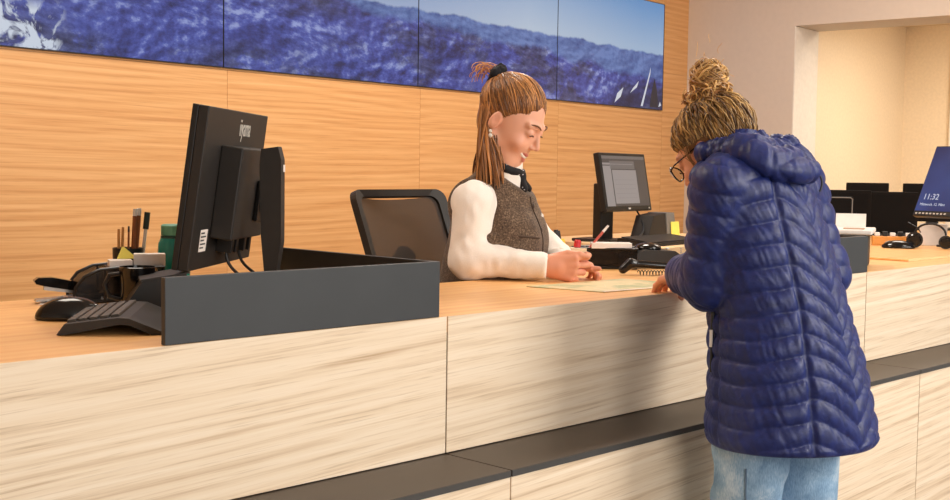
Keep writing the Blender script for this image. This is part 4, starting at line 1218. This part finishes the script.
def lbox(name, label, cat, c, d, rz, m, bev=.001, group=None):
    o = MB().bx(-d[0]/2, d[0]/2, -d[1]/2, d[1]/2, 0, d[2], bev=bev).build(name, m); o.location = c; o.rotation_euler = (0, 0, rz)
    return tag(o, label, cat, group)
ZO = TOP+.0712
lbox('note_block', 'white block of notes on the left organizer, under the yellow note', 'notepad', (1.214, 2.196, ZO), (.045, .04, .013), -.4, PAPER)
o = MB().prism([(-.018, .0), (.016, .0), (.020, .002), (-.004, .024), (-.008, .024)], 'y', -.0012, .0012).build('sticky_note', YELL); o.location = (1.232, 2.204, ZO+.0138); o.rotation_euler = (0, 0, -.5)
tag(o, 'folded yellow sticky note leaning on the white note block, left organizer', 'sticky note')
lbox('card_box', 'low white card box on the left organizer next to the teal bottle', 'box', (1.272, 2.182, ZO), (.062, .035, .024), -.5, PAPER)
# pencils standing in a black holder
hp = thing('pencil_holder', 'small black pencil holder standing behind the left mesh organizer', 'pen holder', (1.290, 2.300, TOP))
MB().lathe([(.030, 0), (.032, .100), (.0305, .100), (.0285, .004), (.001, .004)], (0, 0, 0), 20).build('cup', BLK, hp, True)
pen_specs = [((-.022, .0, .008), (-.020, .002, .142), GOLD, .0030, 'thin bare wood pencil, leftmost in the pencil holder'),
             ((-.014, .006, .008), (-.009, .004, .146), GOLD, .0030, 'thin bare wood pencil, second from the left in the pencil holder'),
             ((-.003, -.004, .008), (.000, -.004, .148), BROWNP, .0022, 'slim dark tipped brown pencil in the middle of the pencil holder'),
             ((.006, -.002, .008), (.014, -.006, .185), BROWNP, .0046, 'tall brown pencil with a white tip, left of the pair in the holder'),
             ((.014, .004, .008), (.026, -.002, .186), BROWNP, .0052, 'tall brown pencil with a white tip, right of the pair in the holder'),
             ((.020, -.010, .008), (.039, -.012, .172), PAPER, .0038, 'white pen with a black cap leaning right in the pencil holder')]
for k, (a, b, m, r_, lab) in enumerate(pen_specs):
    r = thing('pencil' if k < 5 else 'pen', lab, 'pencil' if k < 5 else 'pen', (1.290+a[0], 2.300+a[1], TOP+a[2]), 0, 'pencils in the black holder' if k < 5 else None)
    d = Vector(b)-Vector(a)
    MB().tube([(0, 0, 0), d*.9], r_, 6).build('barrel', m, r)
    MB().tube([d*.9001, d*.985], [r_*1.02, r_*.9], 8).build('tip' if k < 5 else 'cap', WHT if k in (3, 4) else (BLK if k in (2,) else GOLD) if k < 5 else BLK, r, True) if k < 5 else MB().tube([d*.80, d*1.02], [r_*1.7, r_*1.7], 8).build('cap', mat('dark_green_cap', rgb(34, 48, 38), .4), r, True)
# teal bottle
bt_ = thing('water_bottle', 'teal plastic water bottle with a pale green lid behind the big monitor', 'bottle', (1.362, 2.236, TOP))
MB().lathe([(.030, 0), (.0335, .004), (.034, .095), (.033, .110), (.027, .124), (.025, .127)], (0, 0, 0), 32).build('body', TEAL, bt_, True)
MB().lathe([(.0262, .1275), (.0272, .129), (.0272, .148), (.024, .151), (.001, .151)], (0, 0, 0), 32).build('lid', TEALD, bt_, True)
MB().lathe([(.0265, .120), (.028, .121), (.028, .1265), (.0265, .1268)], (0, 0, 0), 32).build('collar', mat('dark_teal', rgb(12, 70, 66), .3), bt_, True)
# black round mug in front of the organizer, with loop handle
mg = thing('mug', 'black mug standing before the left mesh organizer beside the keyboard', 'mug', (1.188, 2.082, TOP))
MB().lathe([(.028, 0), (.031, .004), (.035, .078), (.0335, .079), (.029, .008), (.001, .008)], (0, 0, 0), 28).build('body', BLKG, mg, True)
MB().tube([(-.033, .010, .066), (-.050, .018, .064), (-.058, .022, .045), (-.050, .018, .022), (-.031, .010, .016)], .0042, 8).build('handle', BLK, mg, True)
# sloping black stand between mug and divider
ds = thing('sloping_stand', 'black sloping document stand behind the keyboard, at the left end of the divider', 'stand', (1.060, 1.930, TOP), math.atan2(-.46, .88))
MB().prism([(0, 0), (.12, 0), (.12, .072), (.114, .074), (.045, .064), (.038, .058)], 'y', 0, .10).build('wedge', BLK, ds)
ds.location = (1.105, 2.000, TOP)
MB().prism([(.035, .060), (.036, .0635), (.125, .0775), (.125, .0745)], 'y', -.008, .11).build('top_plate', BLKM, ds)

# --- centre of the worktop
mp_ = thing('brochure', 'unfolded printed map lying on the worktop between the two women', 'brochure', (2.30, 1.790, TOP), 0)
mpm = NT('printed_map'); nn = mpm.n('ShaderNodeTexNoise', Scale=9.0, Detail=6.0); mpm.l(mpm.coords(), nn.inputs[0])
n3 = mpm.n('ShaderNodeTexVoronoi', Scale=26.0); n3.feature = 'DISTANCE_TO_EDGE'; mpm.l(mpm.coords(), n3.inputs[0])
cc = mpm.ramp(nn.outputs[0], [(.3, rgb(196, 190, 140)), (.48, rgb(226, 206, 160)), (.62, rgb(170, 176, 128)), (.75, rgb(206, 190, 150))])
mpm.l(mpm.mix(mpm.ramp(n3.outputs['Distance'], [(.0, (.5, .5, .5, 1)), (.02, (0, 0, 0, 1))]), cc, rgb(236, 226, 200)), mpm.b.inputs['Base Color']); mpm.b.inputs['Roughness'].default_value = .45
Q = [(2.110, 1.900), (2.150, 1.697), (2.478, 1.672), (2.470, 1.890)]
MB().prism([(x-2.30, y-1.790) for x, y in Q], 'z', .0, .0016).build('sheet', mpm.m, mp_)
MB().prism([(x-2.30, y-1.790) for x, y in [(2.151, 1.6965), (2.478, 1.6715), (2.478, 1.680), (2.150, 1.705)]], 'z', .0017, .0024).build('white_margin', PAPER, mp_)

organizer('black wire mesh tray full of stationery in front of the far monitor', (2.600, 2.235, TOP), math.atan2(-.78, .62), .235, .105, .058)
ZT2 = TOP+.0005
def on(name, lab, cat, c, d, rz, m, group=None): return lbox(name, lab, cat, c, d, rz, m, group=group)
on('card_box', 'long white card box inside the wire tray by the clerk\'s hands', 'box', (2.640, 2.212, TOP+.0025), (.095, .045, .056), -.86, mat('cream_card', rgb(236, 218, 190), .7))
on('white_case', 'flat white case on top of the wire tray, right of the red pen caps', 'case', (2.722, 2.128, TOP+.0585), (.115, .06, .016), -.80, WHT)
def stick(name, lab, cat, a, b, r_, m, tipm=None, group=None):
    r = thing(name, lab, cat, a, 0, group); d = Vector(b)-Vector(a)
    MB().tube([(0, 0, 0), d*.72], r_, 10).build('barrel', m, r, True)
    MB().tube([d*.7201, d], [r_*1.1, r_*.8], 10).build('cap', tipm or m, r, True)
    return r
B0 = (2.630, 2.220, TOP+.0590)
stick('highlighter', 'yellow highlighter standing in the wire tray', 'highlighter', (2.622, 2.222, TOP+.0590), (2.618, 2.226, TOP+.083), .009, mat('yellow_plastic', rgb(250, 205, 40), .35), group='pens in the wire tray')
stick('highlighter', 'red highlighter standing in the wire tray, right of the yellow one', 'highlighter', (2.652, 2.196, TOP+.0590), (2.656, 2.196, TOP+.081), .010, RED, group='pens in the wire tray')
stick('marker_pen', 'black marker pen behind the yellow highlighter, on the left', 'marker', (2.634, 2.250, TOP+.0035), (2.628, 2.256, TOP+.108), .0085, BLK, group='black markers in the tray')
stick('marker_pen', 'black marker pen behind the red highlighter, leaning left', 'marker', (2.658, 2.262, TOP+.0035), (2.650, 2.268, TOP+.104), .0085, BLK, group='black markers in the tray')
stick('ballpoint_pen', 'red and white ballpoint pen leaning right out of the wire tray', 'pen', (2.664, 2.160, TOP+.059), (2.705, 2.125, TOP+.124), .0038, mat('dusty_red', rgb(196, 92, 80), .4), WHT)
# curved mesh holder just behind the clerk's hands
ch_ = thing('letter_holder', 'brown mesh letter holder with a curved black rim behind the clerk\'s hands', 'letter holder', (2.560, 2.300, TOP), math.atan2(-.70, .71))
rim = [(0, .0), (.0, .078), (.010, .088), (.028, .080), (.050, .055), (.072, .028), (.078, .0)]
for y in (0, .05):
    MB().tube([(x, y, z+.003) for x, z in rim], .0034, 8).build('rim_wire', WIRE, ch_, True)
    MB().prism([(x, z+.003) for x, z in rim], 'y', y-.0006, y+.0006).build('mesh_panel', MESHM, ch_)
MB().bx(0, .078, 0, .05, .0005, .002).build('floor_plate', WIRE, ch_)

# desk telephone with a coiled cord
ph = thing('desk_phone', 'black desk telephone with a coiled cord between the wire tray and the customer', 'telephone', (2.835, 2.055, TOP), math.atan2(-.55, .83))
MB().prism([(-.09, 0), (.09, 0), (.09, .030), (.06, .050), (-.03, .054), (-.09, .030)], 'y', -.01, .10).build('base', BLK, ph)
MB().ell((-.005, .045, .056), (.040, .038, .016)).build('earpiece', BLKG, ph, True)
MB().ell((.050, .03, .056), (.006, .006, .003), u=10, v=6).build('lamp', WHT, ph, True)
hs = thing('phone_handset', 'black telephone handset lying on the worktop beside the customer\'s hand', 'handset', (2.655, 1.915, TOP), math.atan2(-.62, .78))
def hsf(P):
    d = sd_cap(P, (-.075, 0, .030), (.060, 0, .022), .011, .010)
    d = smin(d, sd_cap(P, (-.075, 0, .030), (-.095, 0, .014), .013, .012), .01)
    return smin(d, sd_cap(P, (.060, 0, .022), (.085, 0, .013), .013, .011), .01)
v, q = surface(hsf, A3(-.13, -.03, -.005), A3(.12, .03, .06), .003)
np_mesh('grip', [(v, q)], BLKG, hs)
pts = []
for t in np.linspace(0, 1, 260):
    base_ = bez((-.05, -.03, .010), (.0, -.055, .012), (.06, .01, .012), (.17, -.005, .014), 2)
    c0_ = (1-t)**3*A3(-.06, -.024, .008)+3*t*(1-t)**2*A3(.0, -.050, .008)+3*t*t*(1-t)*A3(.06, -.01, .008)+t**3*A3(.16, .012, .008)
    a = t*2*PI*22; pts.append(Vector(c0_+A3(0, math.cos(a)*.006, math.sin(a)*.006)))
MB().tube(pts, .0014, 5).build('coiled_cord', BLK, hs, True)

# --- second desk further back
bd = MB().prism([(x-4.6, y-3.2) for x, y in [(3.985, 2.890), (5.2, 3.03), (5.2, 3.80), (4.10, 3.70)]], 'z', -.045, 0).build('back_desk', OAK_E); bd.location = (4.6, 3.2, .99)
tag(bd, 'pale oak back desk top carrying the far monitor', 'desk')
sup = MB().prism([(x-4.6, y-3.2) for x, y in [(4.03, 2.93), (5.15, 3.06), (5.15, 3.75), (4.13, 3.66)]], 'z', -.989, -.0455).build('pedestal', OAK_O, bd)
Mx2 = fmat((4.313, 3.293, 1.258), (.989, .144, 0), Vector((.14, -.973, .181))*-1, (-.025, .180, .983))
m2 = thing('computer_monitor', 'smaller black monitor showing a grey document window, on the back desk', 'monitor', (4.33, 3.37, .9905))
W, H = .418, .262
kpart(MB().bx(-W/2, W/2, 0, .03, -H/2, H/2, bev=.004), 'housing', BLK, m2, Mx2)
scr_dark = emis('dim_screen_grey', rgb(78, 72, 70), .85); scr_mid = emis('screen_window_grey', rgb(158, 150, 148), .85); scr_bar = emis('screen_bar_grey', rgb(116, 110, 108), .85)
sc_ = kpart(MB().bx(-W/2+.016, W/2-.016, -.001, 0, -H/2+.022, H/2-.014), 'screen', scr_dark, m2, Mx2)
iw, ih = W-.032, H-.036; X0s, Z0s = -W/2+.016, -H/2+.022
def sr_(x0, x1, z0, z1, m, nm, y=-.0014): kpart(MB().bx(X0s+x0*iw, X0s+x1*iw, y, y+.0003, Z0s+z0*ih, Z0s+z1*ih), nm, m, m2, Mx2, parent=sc_)
sr_(.0, .18, .0, .86, scr_mid, 'side_panel'); sr_(.20, .76, .05, .72, scr_mid, 'document_window'); sr_(.16, .74, .74, .90, scr_bar, 'tool_bar')
sr_(.16, .70, .83, .84, scr_mid, 'tool_line', -.0018); sr_(.0, 1, .94, 1, scr_bar, 'title_bar'); sr_(0, .16, .80, .82, scr_dark, 'panel_line', -.0018); sr_(0, .16, .90, .92, scr_dark, 'panel_line', -.0018)
for k in range(5): sr_(.24, .70, .16+.09*k, .163+.09*k, scr_bar, 'text_line', -.0018)
kpart(MB().bx(-.012, .006, -.002, 0, -H/2+.007, -H/2+.014), 'maker_mark', LGREY, m2, Mx2)
kpart(MB().bx(W/2-.03, W/2-.022, -.002, 0, -H/2+.008, -H/2+.014), 'power_light', LGREY, m2, Mx2)
Ms = Matrix.Translation((4.255, 3.360, 0)) @ Matrix.Rotation(.144, 4, 'Z')
kpart(MB().bx(-.055, .055, -.01, .035, .995, 1.25, bev=.006), 'upright', BLK, m2, Ms)
kpart(MB().bx(-.11, .05, -.09, .11, .9907, 1.004, bev=.004), 'foot', BLK, m2, Ms)
pts = bez((4.43, 3.32, 1.13), (4.42, 3.25, 1.05), (4.36, 3.22, 1.03), (4.28, 3.20, 1.01), 12)
kpart(MB().tube([Vector(p) for p in pts], .004, 6), 'cable', BLK, m2, Matrix.Identity(4), True)
k2 = thing('keyboard', 'low black keyboard on the back desk under the far monitor', 'keyboard', (4.06, 2.965, .9905), .13)
MB().prism([(0, 0), (.16, 0), (.16, .030), (.15, .032), (.004, .014)], 'x', 0, .46).build('case', BLK, k2)
MB().prism([(.012, .0156), (.012, .019), (.148, .0365), (.148, .033)], 'x', .012, .448).build('key_field', BLKM, k2)
ct_ = thing('calculator', 'tilted grey and black card reader on the back desk with a yellow note on it', 'card reader', (4.520, 3.235, .9905), .14)
MB().prism([(-.15, 0), (.045, 0), (.02, .125), (-.09, .115)], 'y', .0, .09).build('rear_body', BLKM, ct_)
MB().prism([(.046, 0), (.135, 0), (.10, .128), (.021, .128)], 'y', -.004, .09).build('front_panel', GREY, ct_)
cn_ = MB().prism([(.075, .012), (.155, .012), (.140, .085), (.062, .085)], 'y', -.010, -.007).build('sticky_note', YELL); cn_.location = (4.520, 3.235, .9905); cn_.rotation_euler = (0, 0, .14)
tag(cn_, 'square yellow sticky note on the front of the grey card reader', 'sticky note')

# --- right-hand desk
tr = thing('paper_tray', 'white tray of papers standing behind the dark divider right of the customer', 'tray', (3.400, 1.812, TOP-.004), math.atan2(-.92, .40))
MB().bx(-.10, .12, -.11, .10, .0045, .105, bev=.004).build('stand', BLKM, tr)
MB().bx(-.115, .135, -.125, .115, .1055, .120, bev=.004).build('tray_top', WHT, tr)
MB().bx(.05, .11, -.09, -.03, .1205, .1225).build('label_square', mat('tan_label', rgb(176, 140, 110), .6), tr)
def trp(dx, dy, z): 
    a = math.atan2(-.92, .40); return (3.400+dx*math.cos(a)-dy*math.sin(a), 1.812+dx*math.sin(a)+dy*math.cos(a), TOP+z)
o = MB().bx(-.045, .045, -.001, .001, 0, .042).build('note_card', PAPER); o.location = trp(.062, .06, .1172); o.rotation_euler = (-.12, 0, math.atan2(-.92, .40)); tag(o, 'white note card propped upright on the white paper tray', 'card')
o = MB().bx(-.02, .02, -.012, .012, 0, .028, bev=.003).build('tape_roll', BLUETAPE); o.location = trp(-.072, .0, .1172); o.rotation_euler = (0, 0, math.atan2(-.92, .40)); tag(o, 'small light blue tape dispenser on the white paper tray', 'tape dispenser')
o = MB().tube([(0, 0, .006), (.03, .03, .045)], [.006, .009], 10).build('pen', WHT, None, True); o.location = trp(-.10, .03, .1172); tag(o, 'white pen leaning up at the left end of the white paper tray', 'pen')
DSCR = mat('dark_screen', rgb(14, 11, 10), .8, spec=.15)
BLKD = mat('dull_black_housing', rgb(20, 16, 14), .8, spec=.15)
def dark_monitor(label, TLp, w_, h_, ang, zb, foot=True, bez_=False):
    r = thing('computer_monitor', label, 'monitor', (TLp[0], TLp[1], zb), ang, 'dark monitors on the right-hand desk')
    z1 = TLp[2]-zb
    MB().bx(0, w_, 0, .03, z1-h_, z1, bev=.004).build('housing', BLKD, r)
    if bez_:
        t_ = MB().tube([(.008, -.001, z1-h_), (.008, -.001, z1-.01), (.014, -.001, z1-.004), (w_-.014, -.001, z1-.004), (w_-.006, -.001, z1-.010), (w_-.006, -.001, z1-h_)], .0025, 6).build('bezel_edge', GREY, r)
    MB().bx(.015, w_-.015, -.0012, -.0004, z1-h_+.015, z1-.015).build('screen', DSCR, r)
    MB().bx(w_/2-.03, w_/2+.03, .03, .06, .0, z1-h_*.4, bev=.004).build('upright', BLK, r)
    MB().bx(w_/2-.12, w_/2+.12, -.02, .15, .0003, .012, bev=.003).build('foot', BLK, r)
    return r
A1 = math.atan2(-.20, .20)
dark_monitor('wide black switched-off monitor in the middle of the right-hand desk', (5.244, 2.665, 1.228), .30, .215, A1, TOP)
dark_monitor('black monitor behind the paper tray at the customer\'s right shoulder', (4.86, 2.72, 1.236), .30, .20, -.9, TOP)
dark_monitor('small dark screen with a grey rounded rim next to the customer\'s coat', (4.540, 2.520, 1.212), .195, .165, -.80, TOP, bez_=True)
for k, (p, lab) in enumerate((((5.88, 3.03, 1.266), 'dark monitor edge showing above the other monitors, left of the two at the back'), ((6.09, 2.816, 1.266), 'dark monitor edge showing above the other monitors, right of the two at the back'))):
    dark_monitor(lab, p, .22 if k == 0 else .34, .20, -.78, TOP)
rs = MB().bx(0, .155, 0, .05, 0, .036, bev=.002).build('wooden_riser', OAK_O); rs.location = (4.44, 2.175, TOP+.0073); rs.rotation_euler = (0, 0, math.atan2(-.85, .52))
tag(rs, 'low orange wooden riser on the right-hand desk in front of the dark monitors', 'riser')
for k in range(5):
    o = MB().bx(-.010, .010, -.010, .010, 0, .014+.004*(k % 2), bev=.002).build('sorting_clip', WHT if k % 2 == 0 else BLK); a = math.atan2(-.85, .52)
    dd = .018+.029*k; o.location = (4.44+dd*math.cos(a)-.025*math.sin(a), 2.175+dd*math.sin(a)+.025*math.cos(a), TOP+.0438); o.rotation_euler = (0, 0, a)
    tag(o, ['white clip at the left end of the wooden riser', 'black clip on the wooden riser, second from the left', 'white clip in the middle of the wooden riser', 'black clip on the wooden riser, second from the right', 'white clip at the right end of the wooden riser'][k], 'clip', 'clips on the wooden riser')
# blue lock-screen display
ah = Vector((-.293, -.953, 0)).normalized(); nh = Vector((-.953, .293, 0)).normalized(); tl = .42
u = Vector((0, 0, 1))*math.cos(tl)-nh*math.sin(tl); nf = nh*math.cos(tl)+Vector((0, 0, 1))*math.sin(tl)
BLp = Vector((4.548, 2.068, 1.147))
W, H = .42, .30
c = BLp+ah*W/2+u*H/2
Mx3 = fmat(c, ah, -nf, u)
m3 = thing('touch_display', 'tilted display with a dark blue lock screen showing the time 11:32, far right', 'screen', (c.x+.05, c.y, TOP+.0072))
kpart(MB().bx(-W/2, W/2, 0, .022, -H/2, H/2, bev=.003), 'housing', BLK, m3, Mx3)
bl = NT('blue_lock_screen'); tcn = bl.coords(scale=(2.2, 2.2, 2.2)); nz = bl.n('ShaderNodeTexNoise', Scale=1.5, Detail=2.0); bl.l(tcn, nz.inputs[0])
bl.b.inputs['Base Color'].default_value = (.01, .01, .02, 1); bl.b.inputs['Roughness'].default_value = .3
bl.l(bl.ramp(nz.outputs[0], [(.35, rgb(22, 38, 96)), (.65, rgb(48, 80, 150))]), bl.b.inputs['Emission Color']); bl.b.inputs['Emission Strength'].default_value = .75
sc3 = kpart(MB().bx(-W/2+.004, W/2-.004, -.001, 0, -H/2+.022, H/2-.005), 'screen', bl.m, m3, Mx3)
ic = MB().prism([(-.085, .045), (-.06, .055), (-.03, .10), (.02, .115), (.06, .06), (.05, -.02), (-.03, -.03), (-.065, .0), (-.05, .03)], 'y', -.0016, -.0012)
kpart(ic, 'pale_picture_blob', emis('pale_blue_pixels', rgb(120, 160, 210), .7), m3, Mx3, parent=sc3)
kpart(MB().prism([(-.055, -.005), (.03, -.02), (.02, .02), (-.04, .025)], 'y', -.0021, -.0017), 'picture_spot', emis('rose_pixels', rgb(190, 150, 150), .7), m3, Mx3, parent=sc3)
EMT = emis('lit_text', rgb(215, 220, 235), .9)
txt('clock_digits', '11:32', .034, EMT, m3, Mx3 @ Matrix.Translation((-W/2+.024, -.0018, -.080)) @ RX, sc3)
txt('date_text', 'Mittwoch, 12. März', .0150, EMT, m3, Mx3 @ Matrix.Translation((-W/2+.020, -.0018, -.106)) @ RX, sc3)
ib = MB()
for k in range(9): ib.bx(-W/2+.012+.017*k, -W/2+.020+.017*k, -.002, 0, -H/2+.008, -H/2+.014)
kpart(ib, 'button_marks', LGREY, m3, Mx3)
Ms3 = Matrix.Translation((c.x+.06, c.y+.02, 0)) @ Matrix.Rotation(math.atan2(-.9, -.3), 4, 'Z')
kpart(MB().bx(-.02, .02, -.012, .012, TOP+.010, 1.22, bev=.003), 'upright', METAL, m3, Ms3)
kpart(MB().bx(-.09, .09, -.07, .07, TOP+.0075, TOP+.016, bev=.003), 'foot', BLK, m3, Ms3)
# mouse, headset, phone near the right edge
m4 = thing('computer_mouse', 'black computer mouse on the right-hand desk, left of the headset', 'mouse', (4.345, 2.025, TOP+.0073), math.atan2(-.9, .4))
v, q = surface(lambda P: smax(sd_ell(P, (0, 0, .0), (.062, .036, .030)), -P[..., 2]+.0005, .003), A3(-.08, -.05, -.005), A3(.08, .05, .05), .004)
np_mesh('shell', [(v, q)], BLKG, m4)
MB().tube([(-.048, 0, .0190), (-.030, 0, .0265)], .0025, 6).build('scroll_wheel', GREY, m4, True)
hd_ = thing('headset', 'black headset with round ear cushions and boom microphone under the blue display', 'headset', (4.430, 1.950, TOP+.0073), math.atan2(-.9, .4))
hd_.scale = (.85, .85, .85)
for (x, y, r_) in ((-.055, .03, .036), (.075, .0, .030)):
    MB().tube([(x, y-.012, r_), (x, y+.014, r_)], [r_, r_*.96], 22).build('ear_cushion', BLK, hd_, True)
    MB().tube([(x, y-.0165, r_), (x, y-.0122, r_)], [r_*.62, r_*.75], 18).build('ear_cap', BLKG, hd_, True)
arc = [(-.055+.065*(1-math.cos(a))+.0*a, .03-.03*(1-math.cos(a))/2, .060+.050*math.sin(a)) for a in np.linspace(0, PI, 14)]
MB().tube(arc, .0048, 8).build('headband', BLK, hd_, True)
MB().tube([(-.03, .02, .07), (-.05, .0, .095), (-.085, -.01, .115)], .0024, 6).build('boom_microphone', BLK, hd_, True)
wb = lbox('white_carton', 'upright white carton standing behind the headset under the blue display', 'carton', (4.66, 2.03, TOP+.0073), (.10, .06, .085), -1.1, WHT)

# --- the clerk's office chair
oc = thing('office_chair', 'black office chair with a brown mesh backrest behind the clerk', 'chair', (2.27, 2.46, 0))
ca = Vector((.3856, .0655, 0)).normalized(); cu = Vector((0, .36, .933)); cu = (cu-ca*cu.dot(ca)).normalized(); cnn = ca.cross(cu); 
if cnn.y < 0: cnn = -cnn
CT = (Vector((2.0583, 2.4761, 1.2417))+Vector((2.4439, 2.5416, 1.2464)))/2
Mc = fmat(CT, ca, cnn, cu)
def rrect(w, h, r, n=6):
    pts = []
    for cx_, cz_, a0 in ((w/2-r, -r, 0), (-w/2+r, -r, PI/2), (-w/2+r, -h+r, PI), (w/2-r, -h+r, 1.5*PI)):
        for k in range(n+1):
            a = a0+PI/2*k/n; pts.append((cx_+r*math.cos(a), cz_+r*math.sin(a)))
    return pts
CW, CHH = .405, .37
mb = MB(); bm = mb.bm
o_, i_ = rrect(CW, CHH, .035), [(x*.86, z*.88-.018) for x, z in rrect(CW, CHH, .035)]
curve = lambda x: .035*(1-(2*x/CW)**2)
rings = []
for pts_, y in ((o_, 0), (i_, 0), (i_, .018), (o_, .022)):
    rings.append([bm.verts.new((x, y+curve(x), z)) for x, z in pts_])
for a_, b_ in zip(rings, rings[1:]+rings[:1]):
    for k in range(len(a_)): bm.faces.new((a_[k], a_[(k+1) % len(a_)], b_[(k+1) % len(a_)], b_[k]))
bf = kpart(mb, 'backrest_frame', BLKM, oc, Mc)
mc = NT('brown_seat_mesh'); ck = mc.n('ShaderNodeTexChecker', Scale=520.0); mc.l(mc.coords(), ck.inputs[0])
mc.b.inputs['Base Color'].default_value = rgb(58, 46, 38); mc.b.inputs['Roughness'].default_value = .7
mc.l(mc.math('ADD', mc.math('MULTIPLY', ck.outputs['Fac'], .10), .86), mc.b.inputs['Alpha'])
mb = MB(); bm = mb.bm; nx, nz_ = 14, 10; g = []
for i in range(nx+1):
    row = []
    for j in range(nz_+1):
        x = (i/nx-.5)*CW*.885; z = -.020-(j/nz_)*CHH*.885
        row.append(bm.verts.new((x, .008+curve(x), z)))
    g.append(row)
for i in range(nx):
    for j in range(nz_): bm.faces.new((g[i][j], g[i+1][j], g[i+1][j+1], g[i][j+1]))
kpart(mb, 'backrest_mesh', mc.m, oc, Mc, True, parent=bf)
L_ = Matrix.Translation(-Vector(oc.location))
kpart(MB().tube([(2.27, 2.50, 1.06), (2.27, 2.56, 1.0), (2.275, 2.60, .85), (2.28, 2.60, .66), (2.28, 2.54, .575), (2.29, 2.44, .565)], [.03, .03, .028, .028, .03, .03], 10), 'back_spine', BLKM, oc, Matrix.Identity(4), True)
kpart(MB().box((2.30, 2.32, .585), (.47, .46, .06), bev=.025, seg=4), 'seat', BLKM, oc, Matrix.Identity(4), True)
kpart(MB().tube([(2.30, 2.36, .10), (2.30, 2.36, .30), (2.30, 2.36, .31), (2.30, 2.36, .555)], [.03, .03, .018, .018], 14), 'gas_column', METAL, oc, Matrix.Identity(4), True)
for k in range(5):
    a = 2*PI*k/5+.3; ex, ey = 2.30+.27*math.cos(a), 2.36+.27*math.sin(a)
    lg = kpart(MB().tube([(2.30, 2.36, .12), ((2.30+ex)/2, (2.36+ey)/2, .105), (ex, ey, .075)], [.024, .02, .014], 8), 'leg', BLKM, oc, Matrix.Identity(4), True)
    kpart(MB().tube([(ex-.012*math.sin(a), ey+.012*math.cos(a), .030), (ex+.012*math.sin(a), ey-.012*math.cos(a), .030)], .029, 14), 'castor', BLK, oc, Matrix.Identity(4), True, parent=lg)
